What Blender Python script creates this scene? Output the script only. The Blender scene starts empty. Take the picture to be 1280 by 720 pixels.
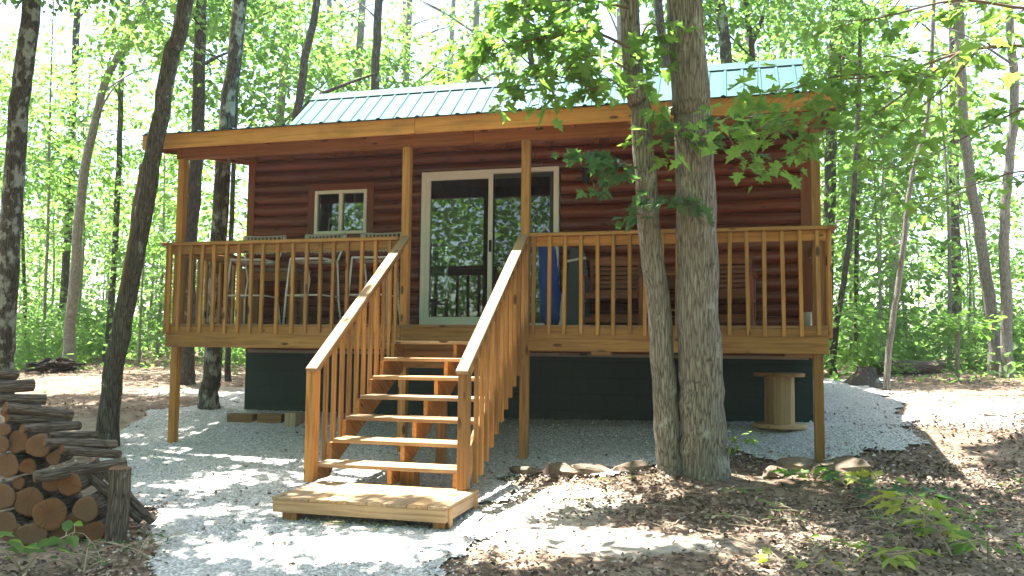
import bpy, math, random
import numpy as np
from mathutils import Vector, Matrix

random.seed(7)
rng = np.random.default_rng(11)
scene = bpy.context.scene
COL = scene.collection

# ------------------------------------------------------------------ camera (solved from the photograph)
CF, PITCH, YAW, ROLL = 1038.5 / 1280.0, 0.0723, -0.2607, 0.0106
CP = np.array([6.536, -8.513, -0.247])
_f = np.array([math.sin(YAW), math.cos(YAW), 0.0]); _r = np.array([math.cos(YAW), -math.sin(YAW), 0.0]); _u = np.array([0, 0, 1.0])
FW = _f * math.cos(PITCH) + _u * math.sin(PITCH)
_u2 = _u * math.cos(PITCH) - _f * math.sin(PITCH)
RT = _r * math.cos(ROLL) + _u2 * math.sin(ROLL)
UP = _u2 * math.cos(ROLL) - _r * math.sin(ROLL)
cam_d = bpy.data.cameras.new('camera'); cam_d.sensor_width = 36; cam_d.lens = CF * 36
cam_d.clip_start = 0.05; cam_d.clip_end = 2000
cam = bpy.data.objects.new('camera', cam_d); COL.objects.link(cam)
cam.matrix_world = Matrix(((RT[0], UP[0], -FW[0], CP[0]), (RT[1], UP[1], -FW[1], CP[1]), (RT[2], UP[2], -FW[2], CP[2]), (0, 0, 0, 1)))
scene.camera = cam

# measured photo coordinates (1280 x 720) -> metres in the place
def ray(x, y): return FW * (CF * 1280) + RT * (x - 640) + UP * (360 - y)
def at_depth(x, y, D): return CP + ray(x, y) / (CF * 1280) * D
def at_Y(x, y, Y):
    d = ray(x, y); return CP + d * (Y - CP[1]) / d[1]

# ------------------------------------------------------------------ terrain
GY = np.array([-60, -9, -4, -2.75, -1.2, .08, 1.1, 1.7, 4, 8, 14, 30, 60, 120.])
GZ = np.array([-1.95, -1.8, -1.67, -1.585, -1.50, -1.405, -1.16, -1.135, -.93, -.70, -.52, -.55, -.8, -2.0])
def g(X, Y):
    X = np.asarray(X, float); Y = np.asarray(Y, float)
    z = np.interp(Y, GY, GZ)
    z = z + 0.022 * np.clip(X - 4.4, 0, 5) + .05 * np.clip((-X - 4) / 8, 0, 1)
    z = z + .09 * np.exp(-((X - 6.05) ** 2 + (Y + .65) ** 2) / .35) + .06 * np.exp(-((X - 7.6) ** 2 + (Y - .0) ** 2) / .9)
    z = z + .03 * np.sin(X * .7 + 1.3) * np.sin(Y * .8 + .4) * np.clip((np.abs(X - 4) - 4.5) / 3, 0, 1)
    return z
def gz(X, Y): return float(g(X, Y))
def on_ground(x, y, tmax=60):
    d = ray(x, y); d = d / np.linalg.norm(d)
    t = np.linspace(1, tmax, 6000); P = CP + d * t[:, None]
    k = np.nonzero(P[:, 2] < g(P[:, 0], P[:, 1]))[0]
    return P[k[0]] if len(k) else P[-1]

SUN = np.array([.25, -.07, -1.0])            # the way the light travels
def sun_to_ground(P):                         # where a canopy point throws its shadow
    P = np.asarray(P, float)
    t = P[:, 2] + 1.45
    return P[:, 0] + SUN[0] * t, P[:, 1] + SUN[1] * t

# ------------------------------------------------------------------ node helpers
def new_mat(name):
    m = bpy.data.materials.new(name); m.use_nodes = True
    nt = m.node_tree; nt.nodes.clear()
    return m, nt
def N(nt, t, **k):
    n = nt.nodes.new(t)
    for a, b in k.items():
        if a.startswith('i_'):
            key = a[2:].replace('_', ' ')
            n.inputs[int(key) if key.isdigit() else key].default_value = b
        else: setattr(n, a, b)
    return n
def L(nt, a, b): nt.links.new(a, b)
def ramp(nt, fac, stops, interp='LINEAR'):
    r = N(nt, 'ShaderNodeValToRGB'); r.color_ramp.interpolation = interp
    e = r.color_ramp.elements
    while len(e) < len(stops): e.new(0.5)
    for k, (p, c) in enumerate(stops):
        e[k].position = p; e[k].color = (*c, 1) if len(c) == 3 else c
    L(nt, fac, r.inputs[0]); return r.outputs[0]
def mixc(nt, fac, a, b, mode='MIX'):
    m = N(nt, 'ShaderNodeMix', data_type='RGBA', blend_type=mode)
    for sock, v in ((m.inputs[0], fac), (m.inputs[6], a), (m.inputs[7], b)):
        if hasattr(v, 'links'): L(nt, v, sock)
        elif isinstance(v, (int, float)): sock.default_value = v
        else: sock.default_value = (*v, 1)
    return m.outputs[2]
def noise(nt, vec, scale, detail=4, rough=.55, dist=0.0):
    n = N(nt, 'ShaderNodeTexNoise'); n.inputs['Scale'].default_value = scale; n.inputs['Detail'].default_value = detail
    n.inputs['Roughness'].default_value = rough; n.inputs['Distortion'].default_value = dist
    if vec is not None: L(nt, vec, n.inputs['Vector'])
    return n.outputs[0]
def voro(nt, vec, scale, feature='F1', out='Distance'):
    n = N(nt, 'ShaderNodeTexVoronoi', feature=feature); n.inputs['Scale'].default_value = scale
    L(nt, vec, n.inputs['Vector']); return n.outputs[out]
def mapping(nt, vec, s):
    m = N(nt, 'ShaderNodeMapping'); m.inputs['Scale'].default_value = s; L(nt, vec, m.inputs['Vector']); return m.outputs[0]
def attr(nt, name, out='Vector'):
    a = N(nt, 'ShaderNodeAttribute', attribute_name=name); return a.outputs[out]
def objco(nt): return N(nt, 'ShaderNodeTexCoord').outputs['Object']
def wpos(nt): return N(nt, 'ShaderNodeNewGeometry').outputs['Position']
def bump(nt, h, strength, dist):
    b = N(nt, 'ShaderNodeBump'); b.inputs['Strength'].default_value = strength; b.inputs['Distance'].default_value = dist
    L(nt, h, b.inputs['Height']); return b.outputs[0]
def math_(nt, op, a, b=0.0):
    m = N(nt, 'ShaderNodeMath', operation=op)
    for k, v in enumerate((a, b)):
        if hasattr(v, 'links'): L(nt, v, m.inputs[k])
        else: m.inputs[k].default_value = v
    return m.outputs[0]
def finish(nt, color, rough=.8, normal=None, spec=.3, metallic=0, **k):
    p = N(nt, 'ShaderNodeBsdfPrincipled')
    if hasattr(color, 'links'): L(nt, color, p.inputs['Base Color'])
    else: p.inputs['Base Color'].default_value = (*color, 1)
    if hasattr(rough, 'links'): L(nt, rough, p.inputs['Roughness'])
    else: p.inputs['Roughness'].default_value = rough
    p.inputs['Specular IOR Level'].default_value = spec; p.inputs['Metallic'].default_value = metallic
    for a, b in k.items(): p.inputs[a.replace('_', ' ')].default_value = b
    if normal is not None: L(nt, normal, p.inputs['Normal'])
    o = N(nt, 'ShaderNodeOutputMaterial'); L(nt, p.outputs[0], o.inputs[0]); return p

def timber(name, dark, mid, light, rough=.6, spec=.25, knots=True, tintamt=.35):
    m, nt = new_mat(name)
    gc = attr(nt, 'gc'); t = attr(nt, 'tint', 'Fac')
    gr = noise(nt, mapping(nt, gc, (1.6, 34, 34)), 1, 5, .6, .8)
    br = noise(nt, mapping(nt, gc, (.9, 5, 5)), 1, 3, .5, .4)
    c = ramp(nt, gr, [(.32, tuple(x * .75 for x in dark)), (.5, mid), (.68, light)])
    c = mixc(nt, math_(nt, 'MULTIPLY', br, .55), c, mid)
    hv = ramp(nt, t, [(0, (.60, .55, .50)), (.35, (.88, .88, .88)), (.7, (1.05, 1, .92)), (1, (1.16, 1.0, .78))])
    c = mixc(nt, 1.0, c, hv, 'MULTIPLY')
    if knots:
        v = voro(nt, mapping(nt, gc, (2.4, 7.5, 7.5)), 1)
        k = ramp(nt, v, [(.0, (1, 1, 1)), (.10, (1, 1, 1)), (.15, (0, 0, 0))])
        c = mixc(nt, k, c, tuple(x * .28 for x in dark))
    st = noise(nt, wpos(nt), 2.3, 4, .6)
    c = mixc(nt, ramp(nt, st, [(.52, (0, 0, 0)), (.75, (.5, .5, .5))]), c, tuple(x * .55 for x in mid))
    finish(nt, c, rough, bump(nt, gr, .35, .004), spec)
    return m
def bark(name, dark, mid, light, lichen=(.42, .45, .38), la=.55, scale=1.0, ridge=.02):
    m, nt = new_mat(name)
    oc = objco(nt)
    w = noise(nt, oc, 3, 3)
    mp = mapping(nt, oc, (46 * scale, 46 * scale, 7 * scale))
    n1 = noise(nt, mp, 1, 5, .62, .5)
    v1 = voro(nt, mixc(nt, .10, mapping(nt, oc, (46 * scale, 46 * scale, 4.2 * scale)), N(nt, 'ShaderNodeTexNoise', i_Scale=9.0).outputs['Color'], 'ADD'), 1, 'DISTANCE_TO_EDGE')
    h = math_(nt, 'MULTIPLY', math_(nt, 'MINIMUM', math_(nt, 'ADD', math_(nt, 'MULTIPLY', v1, 2.6), .35), 1.0), n1)
    c = ramp(nt, h, [(.14, tuple(x * .7 for x in dark)), (.30, mid), (.66, light)])
    l = noise(nt, mapping(nt, oc, (1, 1, .6)), 7.5, 5, .65)
    l = ramp(nt, l, [(la, (0, 0, 0)), (la + .1, (.8, .8, .8))])
    c = mixc(nt, l, c, lichen)
    c = mixc(nt, ramp(nt, w, [(.35, (0, 0, 0)), (.8, (.45, .45, .45))]), c, tuple(x * .6 for x in mid))
    finish(nt, c, .92, bump(nt, h, 1.0, ridge), .15)
    return m
def leafmat(name, a, b, c3, trans=.5, tcol=None, gloss=.35):
    m, nt = new_mat(name)
    t = attr(nt, 'tint', 'Fac')
    oi = N(nt, 'ShaderNodeObjectInfo').outputs['Random']
    t2 = math_(nt, 'ADD', math_(nt, 'MULTIPLY', t, .6), math_(nt, 'MULTIPLY', oi, .4))
    c = ramp(nt, t2, [(0, a), (.5, b), (1, c3)])
    pr = N(nt, 'ShaderNodeBsdfPrincipled'); L(nt, c, pr.inputs['Base Color'])
    pr.inputs['Roughness'].default_value = .5; pr.inputs['Specular IOR Level'].default_value = gloss
    tr = N(nt, 'ShaderNodeBsdfTranslucent')
    L(nt, mixc(nt, 1.0, c, tcol or (1.75, 1.75, .75), 'MULTIPLY'), tr.inputs[0])
    mx = N(nt, 'ShaderNodeMixShader'); mx.inputs[0].default_value = trans
    L(nt, pr.outputs[0], mx.inputs[1]); L(nt, tr.outputs[0], mx.inputs[2])
    o = N(nt, 'ShaderNodeOutputMaterial'); L(nt, mx.outputs[0], o.inputs[0]); return m
def plain(name, color, rough=.6, spec=.3, metallic=0, var=.15, vs=9.0, bs=.0):
    m, nt = new_mat(name)
    n = noise(nt, objco(nt), vs, 5, .6)
    c = mixc(nt, n, tuple(x * (1 - var) for x in color), tuple(min(1, x * (1 + var)) for x in color))
    finish(nt, c, rough, bump(nt, n, .3, bs) if bs else None, spec, metallic); return m

M = {}
M['deck_wood'] = timber('deck_wood', (.22, .105, .032), (.37, .195, .064), (.47, .27, .10))
M['stair_wood'] = timber('stair_wood', (.22, .105, .034), (.36, .185, .064), (.48, .275, .105))
M['tread_wood'] = timber('tread_wood', (.23, .15, .085), (.36, .245, .145), (.48, .355, .235), .7, .25)
M['fascia_wood'] = timber('fascia_wood', (.36, .19, .065), (.47, .26, .095), (.55, .32, .13))
M['beam_wood'] = timber('beam_wood', (.24, .085, .026), (.33, .125, .04), (.41, .17, .06))
M['log_stain'] = timber('log_stain', (.07, .013, .005), (.15, .030, .010), (.24, .054, .018), .36, .5)
M['trim_stain'] = timber('trim_stain', (.14, .035, .012), (.20, .055, .018), (.26, .08, .026), .45, .35)
M['bench_wood'] = timber('bench_wood', (.16, .04, .016), (.24, .065, .024), (.30, .09, .036), .4, .4, False)
M['pale_wood'] = timber('pale_wood', (.27, .18, .09), (.38, .265, .14), (.47, .345, .20), .75, .2)
M['grey_wood'] = timber('grey_wood', (.20, .165, .13), (.30, .25, .20), (.40, .35, .29), .85, .15)
M['deck_grey'] = timber('deck_grey', (.17, .10, .05), (.26, .16, .08), (.33, .22, .12), .8, .15)
M['white_vinyl'] = plain('white_vinyl', (.80, .79, .75), .45, .35, 0, .05)
M['white_metal'] = plain('white_metal', (.72, .72, .70), .4, .4, 0, .08)
M['sling'] = plain('sling', (.40, .38, .34), .8, .2, 0, .35, 140)
M['black'] = plain('black_plastic', (.02, .02, .022), .5, .4)
M['screen'] = plain('screen_mesh', (.06, .06, .06), .7, .2)
M['blue_cloth'] = plain('blue_cloth', (.018, .055, .25), .75, .2, 0, .3, 6, .01)
M['grey_cloth'] = plain('grey_cloth', (.06, .068, .075), .8, .2, 0, .2, 6, .01)
M['pale_cloth'] = plain('pale_cloth', (.50, .50, .46), .8, .2)
M['tin'] = plain('tin', (.42, .43, .43), .4, .5, .6, .15, 20)
M['interior'] = plain('interior', (.10, .07, .045), .8, .2)
M['paper'] = plain('paper', (.42, .50, .42), .6, .2)
M['dark_rot'] = plain('dark_rot', (.035, .028, .024), .95, .1, 0, .4, 12, .01)
M['dry_stem'] = plain('dry_stem', (.34, .28, .20), .9, .1)
M['twig'] = plain('twig', (.14, .10, .07), .9, .1)
M['bark_big'] = bark('bark_big', (.07, .06, .05), (.235, .205, .17), (.40, .365, .31), (.48, .49, .42), .57, .95, .03)
M['bark_dark'] = bark('bark_dark', (.03, .026, .022), (.085, .075, .062), (.15, .135, .115), (.40, .42, .38), .60, 1.0, .02)
M['bark_lichen'] = bark('bark_lichen', (.03, .026, .022), (.085, .075, .065), (.15, .14, .12), (.46, .48, .45), .50, 1.0, .02)
M['bark_grey'] = bark('bark_grey', (.12, .11, .10), (.24, .22, .20), (.34, .32, .29), (.46, .46, .42), .60, 1.3, .012)
M['bark_log'] = bark('bark_log', (.035, .028, .023), (.115, .092, .074), (.20, .168, .138), (.38, .37, .33), .60, 1.25, .018)
M['leaf_far'] = leafmat('leaf_far', (.075, .145, .045), (.125, .215, .07), (.20, .28, .10), .6, (1.75, 1.9, 1.15))
M['leaf_mid'] = leafmat('leaf_mid', (.065, .13, .04), (.115, .20, .065), (.185, .265, .095), .6, (1.75, 1.9, 1.15))
M['leaf_near'] = leafmat('leaf_near', (.075, .15, .04), (.12, .21, .06), (.18, .27, .08), .6, (1.8, 1.9, 1.0), .3)
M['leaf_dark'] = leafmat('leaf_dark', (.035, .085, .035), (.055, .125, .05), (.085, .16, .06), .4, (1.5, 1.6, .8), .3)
M['leaf_yellow'] = leafmat('leaf_yellow', (.16, .24, .05), (.28, .34, .07), (.38, .38, .09), .4, (1.4, 1.4, .7), .3)

def gravel_mat(name, dirt):
    m, nt = new_mat(name)
    p = wpos(nt)
    v = voro(nt, p, 46); vc = voro(nt, p, 46, 'F1', 'Color')
    n = noise(nt, p, 1.7, 5, .6)
    bw = N(nt, 'ShaderNodeRGBToBW'); L(nt, vc, bw.inputs[0])
    c = ramp(nt, bw.outputs[0], [(.15, (.34, .34, .335)), (.5, (.51, .51, .50)), (.85, (.64, .64, .63))])
    c = mixc(nt, ramp(nt, v, [(.35, (0, 0, 0)), (.75, (.75, .75, .75))]), c, (.20, .195, .185))
    c = mixc(nt, ramp(nt, n, [(.42, (0, 0, 0)), (.72, (.55, .55, .55))]), c, dirt)
    inv = math_(nt, 'SUBTRACT', 1.0, v)
    finish(nt, c, .9, bump(nt, inv, .9, .014), .2); return m
M['gravel'] = gravel_mat('gravel', (.40, .37, .33))
def pebble_mat():
    m, nt = new_mat('pebble')
    t = attr(nt, 'tint', 'Fac')
    c = ramp(nt, t, [(0, (.26, .26, .25)), (.5, (.50, .50, .49)), (1, (.68, .68, .67))])
    finish(nt, c, .9, None, .2); return m
M['pebble'] = pebble_mat()
def litter_ground():
    m, nt = new_mat('forest_floor')
    p = wpos(nt)
    v = voro(nt, p, 15, 'F1', 'Color'); n = noise(nt, p, 9, 6, .7); n2 = noise(nt, p, .55, 4, .6)
    bw = N(nt, 'ShaderNodeRGBToBW'); L(nt, v, bw.inputs[0])
    c = ramp(nt, bw.outputs[0], [(.1, (.05, .036, .026)), (.4, (.14, .095, .066)), (.65, (.22, .155, .11)), (.9, (.33, .25, .185))])
    c = mixc(nt, .5, c, ramp(nt, n, [(.3, (.045, .034, .025)), (.55, (.18, .13, .095)), (.75, (.32, .255, .19))]))
    c = mixc(nt, ramp(nt, n2, [(.5, (0, 0, 0)), (.66, (.7, .7, .7))]), c, (.33, .27, .205))
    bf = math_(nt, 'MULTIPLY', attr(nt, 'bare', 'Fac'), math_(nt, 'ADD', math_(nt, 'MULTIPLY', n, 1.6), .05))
    c = mixc(nt, ramp(nt, bf, [(.28, (0, 0, 0)), (.6, (.9, .9, .9))]), c, mixc(nt, noise(nt, p, 28, 6, .7), (.16, .13, .10), (.56, .51, .44)))  # pale soil colour that also carries the brightness of the sun patches
    finish(nt, c, .95, bump(nt, math_(nt, 'ADD', n, bw.outputs[0]), .8, .03), .1); return m
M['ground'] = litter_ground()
def litter_leaf():
    m, nt = new_mat('dead_leaf')
    t = attr(nt, 'tint', 'Fac')
    c = ramp(nt, t, [(0, (.05, .035, .026)), (.35, (.12, .08, .058)), (.65, (.20, .145, .11)), (.87, (.31, .245, .19)), (1, (.42, .36, .30))])
    finish(nt, c, .75, None, .3); return m
M['dead_leaf'] = litter_leaf()
def rock_mat():
    m, nt = new_mat('rock')
    o = objco(nt); n = noise(nt, o, 6, 6, .6); n2 = noise(nt, o, 22, 5, .65)
    c = ramp(nt, n, [(.3, (.08, .064, .05)), (.55, (.17, .13, .098)), (.75, (.26, .21, .16))])
    c = mixc(nt, ramp(nt, n2, [(.5, (0, 0, 0)), (.7, (.5, .5, .5))]), c, (.14, .13, .11))
    finish(nt, c, .9, bump(nt, n2, .7, .015), .2); return m
M['rock'] = rock_mat()
def block_mat():
    m, nt = new_mat('green_block')
    p = objco(nt)
    mp = N(nt, 'ShaderNodeMapping'); mp.inputs['Rotation'].default_value = (math.pi / 2, 0, 0); L(nt, p, mp.inputs['Vector'])
    b = N(nt, 'ShaderNodeTexBrick'); L(nt, mp.outputs[0], b.inputs['Vector'])
    b.inputs['Scale'].default_value = 1.0; b.inputs['Brick Width'].default_value = .4; b.inputs['Row Height'].default_value = .2
    b.inputs['Mortar Size'].default_value = .006; b.inputs['Mortar Smooth'].default_value = .4
    n = noise(nt, p, 30, 5, .65)
    c = mixc(nt, n, (.005, .019, .017), (.010, .034, .031))
    c = mixc(nt, math_(nt, 'MULTIPLY', b.outputs['Fac'], .7), c, (.004, .015, .013))
    sz = N(nt, 'ShaderNodeSeparateXYZ'); L(nt, p, sz.inputs[0])
    ds = math_(nt, 'ADD', math_(nt, 'MULTIPLY', math_(nt, 'ADD', sz.outputs['Z'], 1.14), -5.0), math_(nt, 'MULTIPLY', noise(nt, p, 7, 5, .65), 1.5))
    c = mixc(nt, ramp(nt, ds, [(.35, (0, 0, 0)), (.9, (.3, .3, .3))]), c, (.10, .10, .09))
    h = math_(nt, 'ADD', math_(nt, 'MULTIPLY', b.outputs['Fac'], -1.0), math_(nt, 'MULTIPLY', n, .3))
    finish(nt, c, .6, bump(nt, h, .6, .008), .3); return m
M['block'] = block_mat()
def roof_mat():
    m, nt = new_mat('green_metal')
    p = objco(nt)
    n = noise(nt, mapping(nt, p, (6, .5, .5)), 1.2, 5, .6)
    c = mixc(nt, n, (.030, .078, .082), (.045, .108, .112))
    r = ramp(nt, n, [(.3, (.50, .50, .50)), (.7, (.65, .65, .65))])
    finish(nt, c, r, None, .06); return m
M['roof'] = roof_mat()
def glass_mat(name, tint=(.55, .6, .58), refl=.16):
    m, nt = new_mat(name)
    fr = N(nt, 'ShaderNodeFresnel'); fr.inputs[0].default_value = 1.5
    fac = math_(nt, 'MAXIMUM', math_(nt, 'MULTIPLY', fr.outputs[0], 2.0), refl)
    tr = N(nt, 'ShaderNodeBsdfTransparent'); tr.inputs[0].default_value = (*tint, 1)
    gl = N(nt, 'ShaderNodeBsdfGlossy'); gl.inputs['Roughness'].default_value = .015; gl.inputs[0].default_value = (.95, 1, .97, 1)
    mx = N(nt, 'ShaderNodeMixShader'); L(nt, fac, mx.inputs[0]); L(nt, tr.outputs[0], mx.inputs[1]); L(nt, gl.outputs[0], mx.inputs[2])
    o = N(nt, 'ShaderNodeOutputMaterial'); L(nt, mx.outputs[0], o.inputs[0]); return m
M['glass'] = glass_mat('glass', refl=.10)
M['glass_screened'] = glass_mat('glass_screened', (.25, .27, .26), .07)
def endgrain():
    m, nt = new_mat('cut_end')
    o = objco(nt)
    ln = N(nt, 'ShaderNodeVectorMath', operation='LENGTH')
    flat = mapping(nt, o, (1, 1, 0)); L(nt, flat, ln.inputs[0])
    rd = math_(nt, 'ADD', ln.outputs['Value'], math_(nt, 'MULTIPLY', noise(nt, o, 9, 3), .03))
    w = math_(nt, 'SINE', math_(nt, 'MULTIPLY', rd, 420.0))
    n = noise(nt, o, 14, 5, .65)
    ri = N(nt, 'ShaderNodeObjectInfo').outputs['Random']
    c = ramp(nt, rd, [(.0, (.09, .032, .011)), (.05, (.14, .053, .018)), (.09, (.175, .08, .033))])
    c = mixc(nt, ramp(nt, w, [(.3, (0, 0, 0)), (1, (.35, .35, .35))]), c, (.22, .10, .045))
    c = mixc(nt, ramp(nt, n, [(.42, (0, 0, 0)), (.7, (.75, .75, .75))]), c, (.16, .095, .055))
    gr = N(nt, 'ShaderNodeTexGradient', gradient_type='RADIAL'); L(nt, o, gr.inputs[0])
    an = noise(nt, None, 1, 2); nn = an.node; nn.noise_dimensions = '1D'; L(nt, math_(nt, 'ADD', math_(nt, 'MULTIPLY', gr.outputs['Fac'], 34.0), math_(nt, 'MULTIPLY', ri, 90.0)), nn.inputs['W'])
    c = mixc(nt, ramp(nt, an, [(.60, (0, 0, 0)), (.66, (.8, .8, .8))]), c, (.07, .04, .025))
    c = mixc(nt, math_(nt, 'MULTIPLY', ri, .65), c, (.15, .10, .065))
    finish(nt, c, .9, bump(nt, n, .4, .004), .15); return m
M['cut_end'] = endgrain()

# ------------------------------------------------------------------ mesh helpers
def link_mesh(name, v, faces_flat, counts, mat, parent=None, attrs=None, smooth=False):
    me = bpy.data.meshes.new(name)
    v = np.asarray(v, np.float32).reshape(-1, 3); ff = np.asarray(faces_flat, np.int32); cn = np.asarray(counts, np.int32)
    me.vertices.add(len(v)); me.vertices.foreach_set('co', v.ravel())
    me.loops.add(len(ff)); me.loops.foreach_set('vertex_index', ff)
    st = np.concatenate(([0], np.cumsum(cn)[:-1])).astype(np.int32)
    me.polygons.add(len(cn)); me.polygons.foreach_set('loop_start', st)
    try: me.polygons.foreach_set('loop_total', cn)
    except Exception: pass
    me.polygons.foreach_set('use_smooth', np.full(len(cn), bool(smooth)))
    for k, a in (attrs or {}).items():
        a = np.asarray(a, np.float32)
        if a.ndim == 2:
            at = me.attributes.new(k, 'FLOAT_VECTOR', 'POINT'); at.data.foreach_set('vector', a.ravel())
        else:
            at = me.attributes.new(k, 'FLOAT', 'POINT'); at.data.foreach_set('value', a)
    me.update(calc_edges=True); me.validate()
    if mat is not None: me.materials.append(mat)
    o = bpy.data.objects.new(name, me); COL.objects.link(o)
    if parent is not None: o.parent = parent
    return o

class MB:
    """boards, tubes and surfaces gathered into one mesh"""
    def __init__(s): s.v = []; s.f = []; s.gc = []; s.t = []
    def add(s, verts, faces, gc=None, tint=None):
        b = len(s.v); s.v += [tuple(map(float, q)) for q in verts]; s.f += [tuple(b + i for i in q) for q in faces]
        off = np.array([random.uniform(0, 40), random.uniform(0, 9), random.uniform(0, 9)])
        s.gc += [tuple(np.asarray(q, float) + off) for q in (gc if gc is not None else verts)]
        t = random.random() if tint is None else tint
        s.t += [t] * len(verts); return s
    def box(s, x0, x1, y0, y1, z0, z1, tint=None):
        d = (x1 - x0, y1 - y0, z1 - z0); a = int(np.argmax(d)); o = [a, (a + 1) % 3, (a + 2) % 3]
        vs = [(x, y, z) for x in (x0, x1) for y in (y0, y1) for z in (z0, z1)]
        return s.add(vs, [(0, 1, 3, 2), (4, 6, 7, 5), (0, 4, 5, 1), (2, 3, 7, 6), (0, 2, 6, 4), (1, 5, 7, 3)], [tuple(q[i] for i in o) for q in vs], tint)
    def board(s, p, q, w, h, side=(1, 0, 0), tint=None, plumb=False):
        """a bar from p to q: w across (along side), h the other way; plumb keeps its ends vertical"""
        p = np.array(p, float); q = np.array(q, float); a = q - p; ln = np.linalg.norm(a); a /= ln
        sd = np.array(side, float); sd -= a * (sd @ a); sd /= np.linalg.norm(sd); n = np.cross(sd, a)
        if n[2] < 0: n = -n
        if plumb: n = np.array([0, 0, 1.0]) * 1.0 / max(.2, abs(n[2]))
        vs = []; gc = []
        for k, e in enumerate((p, q)):
            for i, j in ((-1, -1), (1, -1), (1, 1), (-1, 1)):
                vs.append(e + sd * w / 2 * i + n * h / 2 * j); gc.append((k * ln, i * w / 2, j * h / 2))
        return s.add(vs, [(0, 3, 2, 1), (4, 5, 6, 7), (0, 1, 5, 4), (1, 2, 6, 5), (2, 3, 7, 6), (3, 0, 4, 7)], gc, tint)
    def prism(s, poly, x0, x1, axis=0, tint=None):
        """poly in the two other axes, pushed from x0 to x1 along axis"""
        n = len(poly); vs = []
        for x in (x0, x1):
            for a, b in poly:
                q = [0, 0, 0]; q[axis] = x; q[(axis + 1) % 3] = a; q[(axis + 2) % 3] = b; vs.append(tuple(q))
        fs = [tuple(range(n - 1, -1, -1)), tuple(range(n, 2 * n))] + [(i, (i + 1) % n, n + (i + 1) % n, n + i) for i in range(n)]
        return s.add(vs, fs, None, tint)
    def tube(s, pts, rad, sides=8, caps=True, wob=0.0, tint=None):
        v, f = tube_geo(pts, rad, sides, caps, wob); return s.add(v, f, None, tint)
    def lathe(s, prof, c=(0, 0, 0), n=20, pleat=0, tint=None):
        vs = []; fs = []
        for r, z in prof:
            for k in range(n):
                a = 2 * math.pi * k / n; rr = r * (1 + pleat * (1 if k % 2 else -1))
                vs.append((c[0] + rr * math.cos(a), c[1] + rr * math.sin(a), c[2] + z))
        for i in range(len(prof) - 1):
            for k in range(n): fs.append((i * n + k, i * n + (k + 1) % n, (i + 1) * n + (k + 1) % n, (i + 1) * n + k))
        fs.append(tuple(range(n - 1, -1, -1))); fs.append(tuple((len(prof) - 1) * n + k for k in range(n)))
        return s.add(vs, fs, None, tint)
    def build(s, name, mat, parent=None, off=(0, 0, 0), bevel=0, smooth=False):
        v = np.array(s.v) - np.array(off); ff = [i for q in s.f for i in q]; cn = [len(q) for q in s.f]
        o = link_mesh(name, v, ff, cn, mat, parent, {'gc': np.array(s.gc), 'tint': np.array(s.t)}, smooth)
        if bevel:
            b = o.modifiers.new('bevel', 'BEVEL'); b.width = bevel; b.segments = 1; b.limit_method = 'ANGLE'
        return o

def smooth_path(pts, n):
    P = np.array(pts, float)
    if len(P) == 2: return P[0] + (P[1] - P[0]) * np.linspace(0, 1, n)[:, None]
    Q = np.vstack([2 * P[0] - P[1], P, 2 * P[-1] - P[-2]]); out = []
    T = np.linspace(0, len(P) - 1 - 1e-9, n)
    for t in T:
        i = int(t); u = t - i; a, b, c, d = Q[i:i + 4]
        out.append(.5 * (2 * b + (c - a) * u + (2 * a - 5 * b + 4 * c - d) * u * u + (3 * b - a - 3 * c + d) * u ** 3))
    return np.array(out)
def tube_geo(pts, rad, sides=8, caps=True, wob=0.0):
    P = np.array(pts, float); n = len(P); rad = np.broadcast_to(np.asarray(rad, float), (n,))
    tg = np.gradient(P, axis=0); tg /= np.linalg.norm(tg, axis=1)[:, None] + 1e-12
    ref = np.array([1, 0, 0.]) if abs(tg[0][0]) < .9 else np.array([0, 1, 0.])
    v = []; ph = random.uniform(0, 6)
    u = ref - tg[0] * (ref @ tg[0]); u /= np.linalg.norm(u)
    for i in range(n):
        u = u - tg[i] * (u @ tg[i]); u /= np.linalg.norm(u) + 1e-12; w = np.cross(tg[i], u)
        for k in range(sides):
            a = 2 * math.pi * k / sides
            r = rad[i] * (1 + wob * (math.sin(3 * a + ph + i * .35) * .5 + math.sin(5 * a - ph + i * .8) * .3 + random.uniform(-.35, .35)))
            v.append(P[i] + (u * math.cos(a) + w * math.sin(a)) * r)
    f = [(i * sides + k, i * sides + (k + 1) % sides, (i + 1) * sides + (k + 1) % sides, (i + 1) * sides + k) for i in range(n - 1) for k in range(sides)]
    if caps: f.append(tuple(range(sides - 1, -1, -1))); f.append(tuple((n - 1) * sides + k for k in range(sides)))
    return v, f

def tag(o, label=None, cat=None, group=None, kind=None):
    if label: o['label'] = label
    if cat: o['category'] = cat
    if group: o['group'] = group
    if kind: o['kind'] = kind
    return o
def empty(name, loc=(0, 0, 0), rz=0.0):
    o = bpy.data.objects.new(name, None); o.location = loc; o.rotation_euler = (0, 0, rz); o.empty_display_size = .2
    COL.objects.link(o); return o
def copy_tree(o, parent=None):
    c = o.copy(); COL.objects.link(c)
    if parent is not None: c.parent = parent
    for ch in list(o.children): copy_tree(ch, c)
    return c

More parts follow.
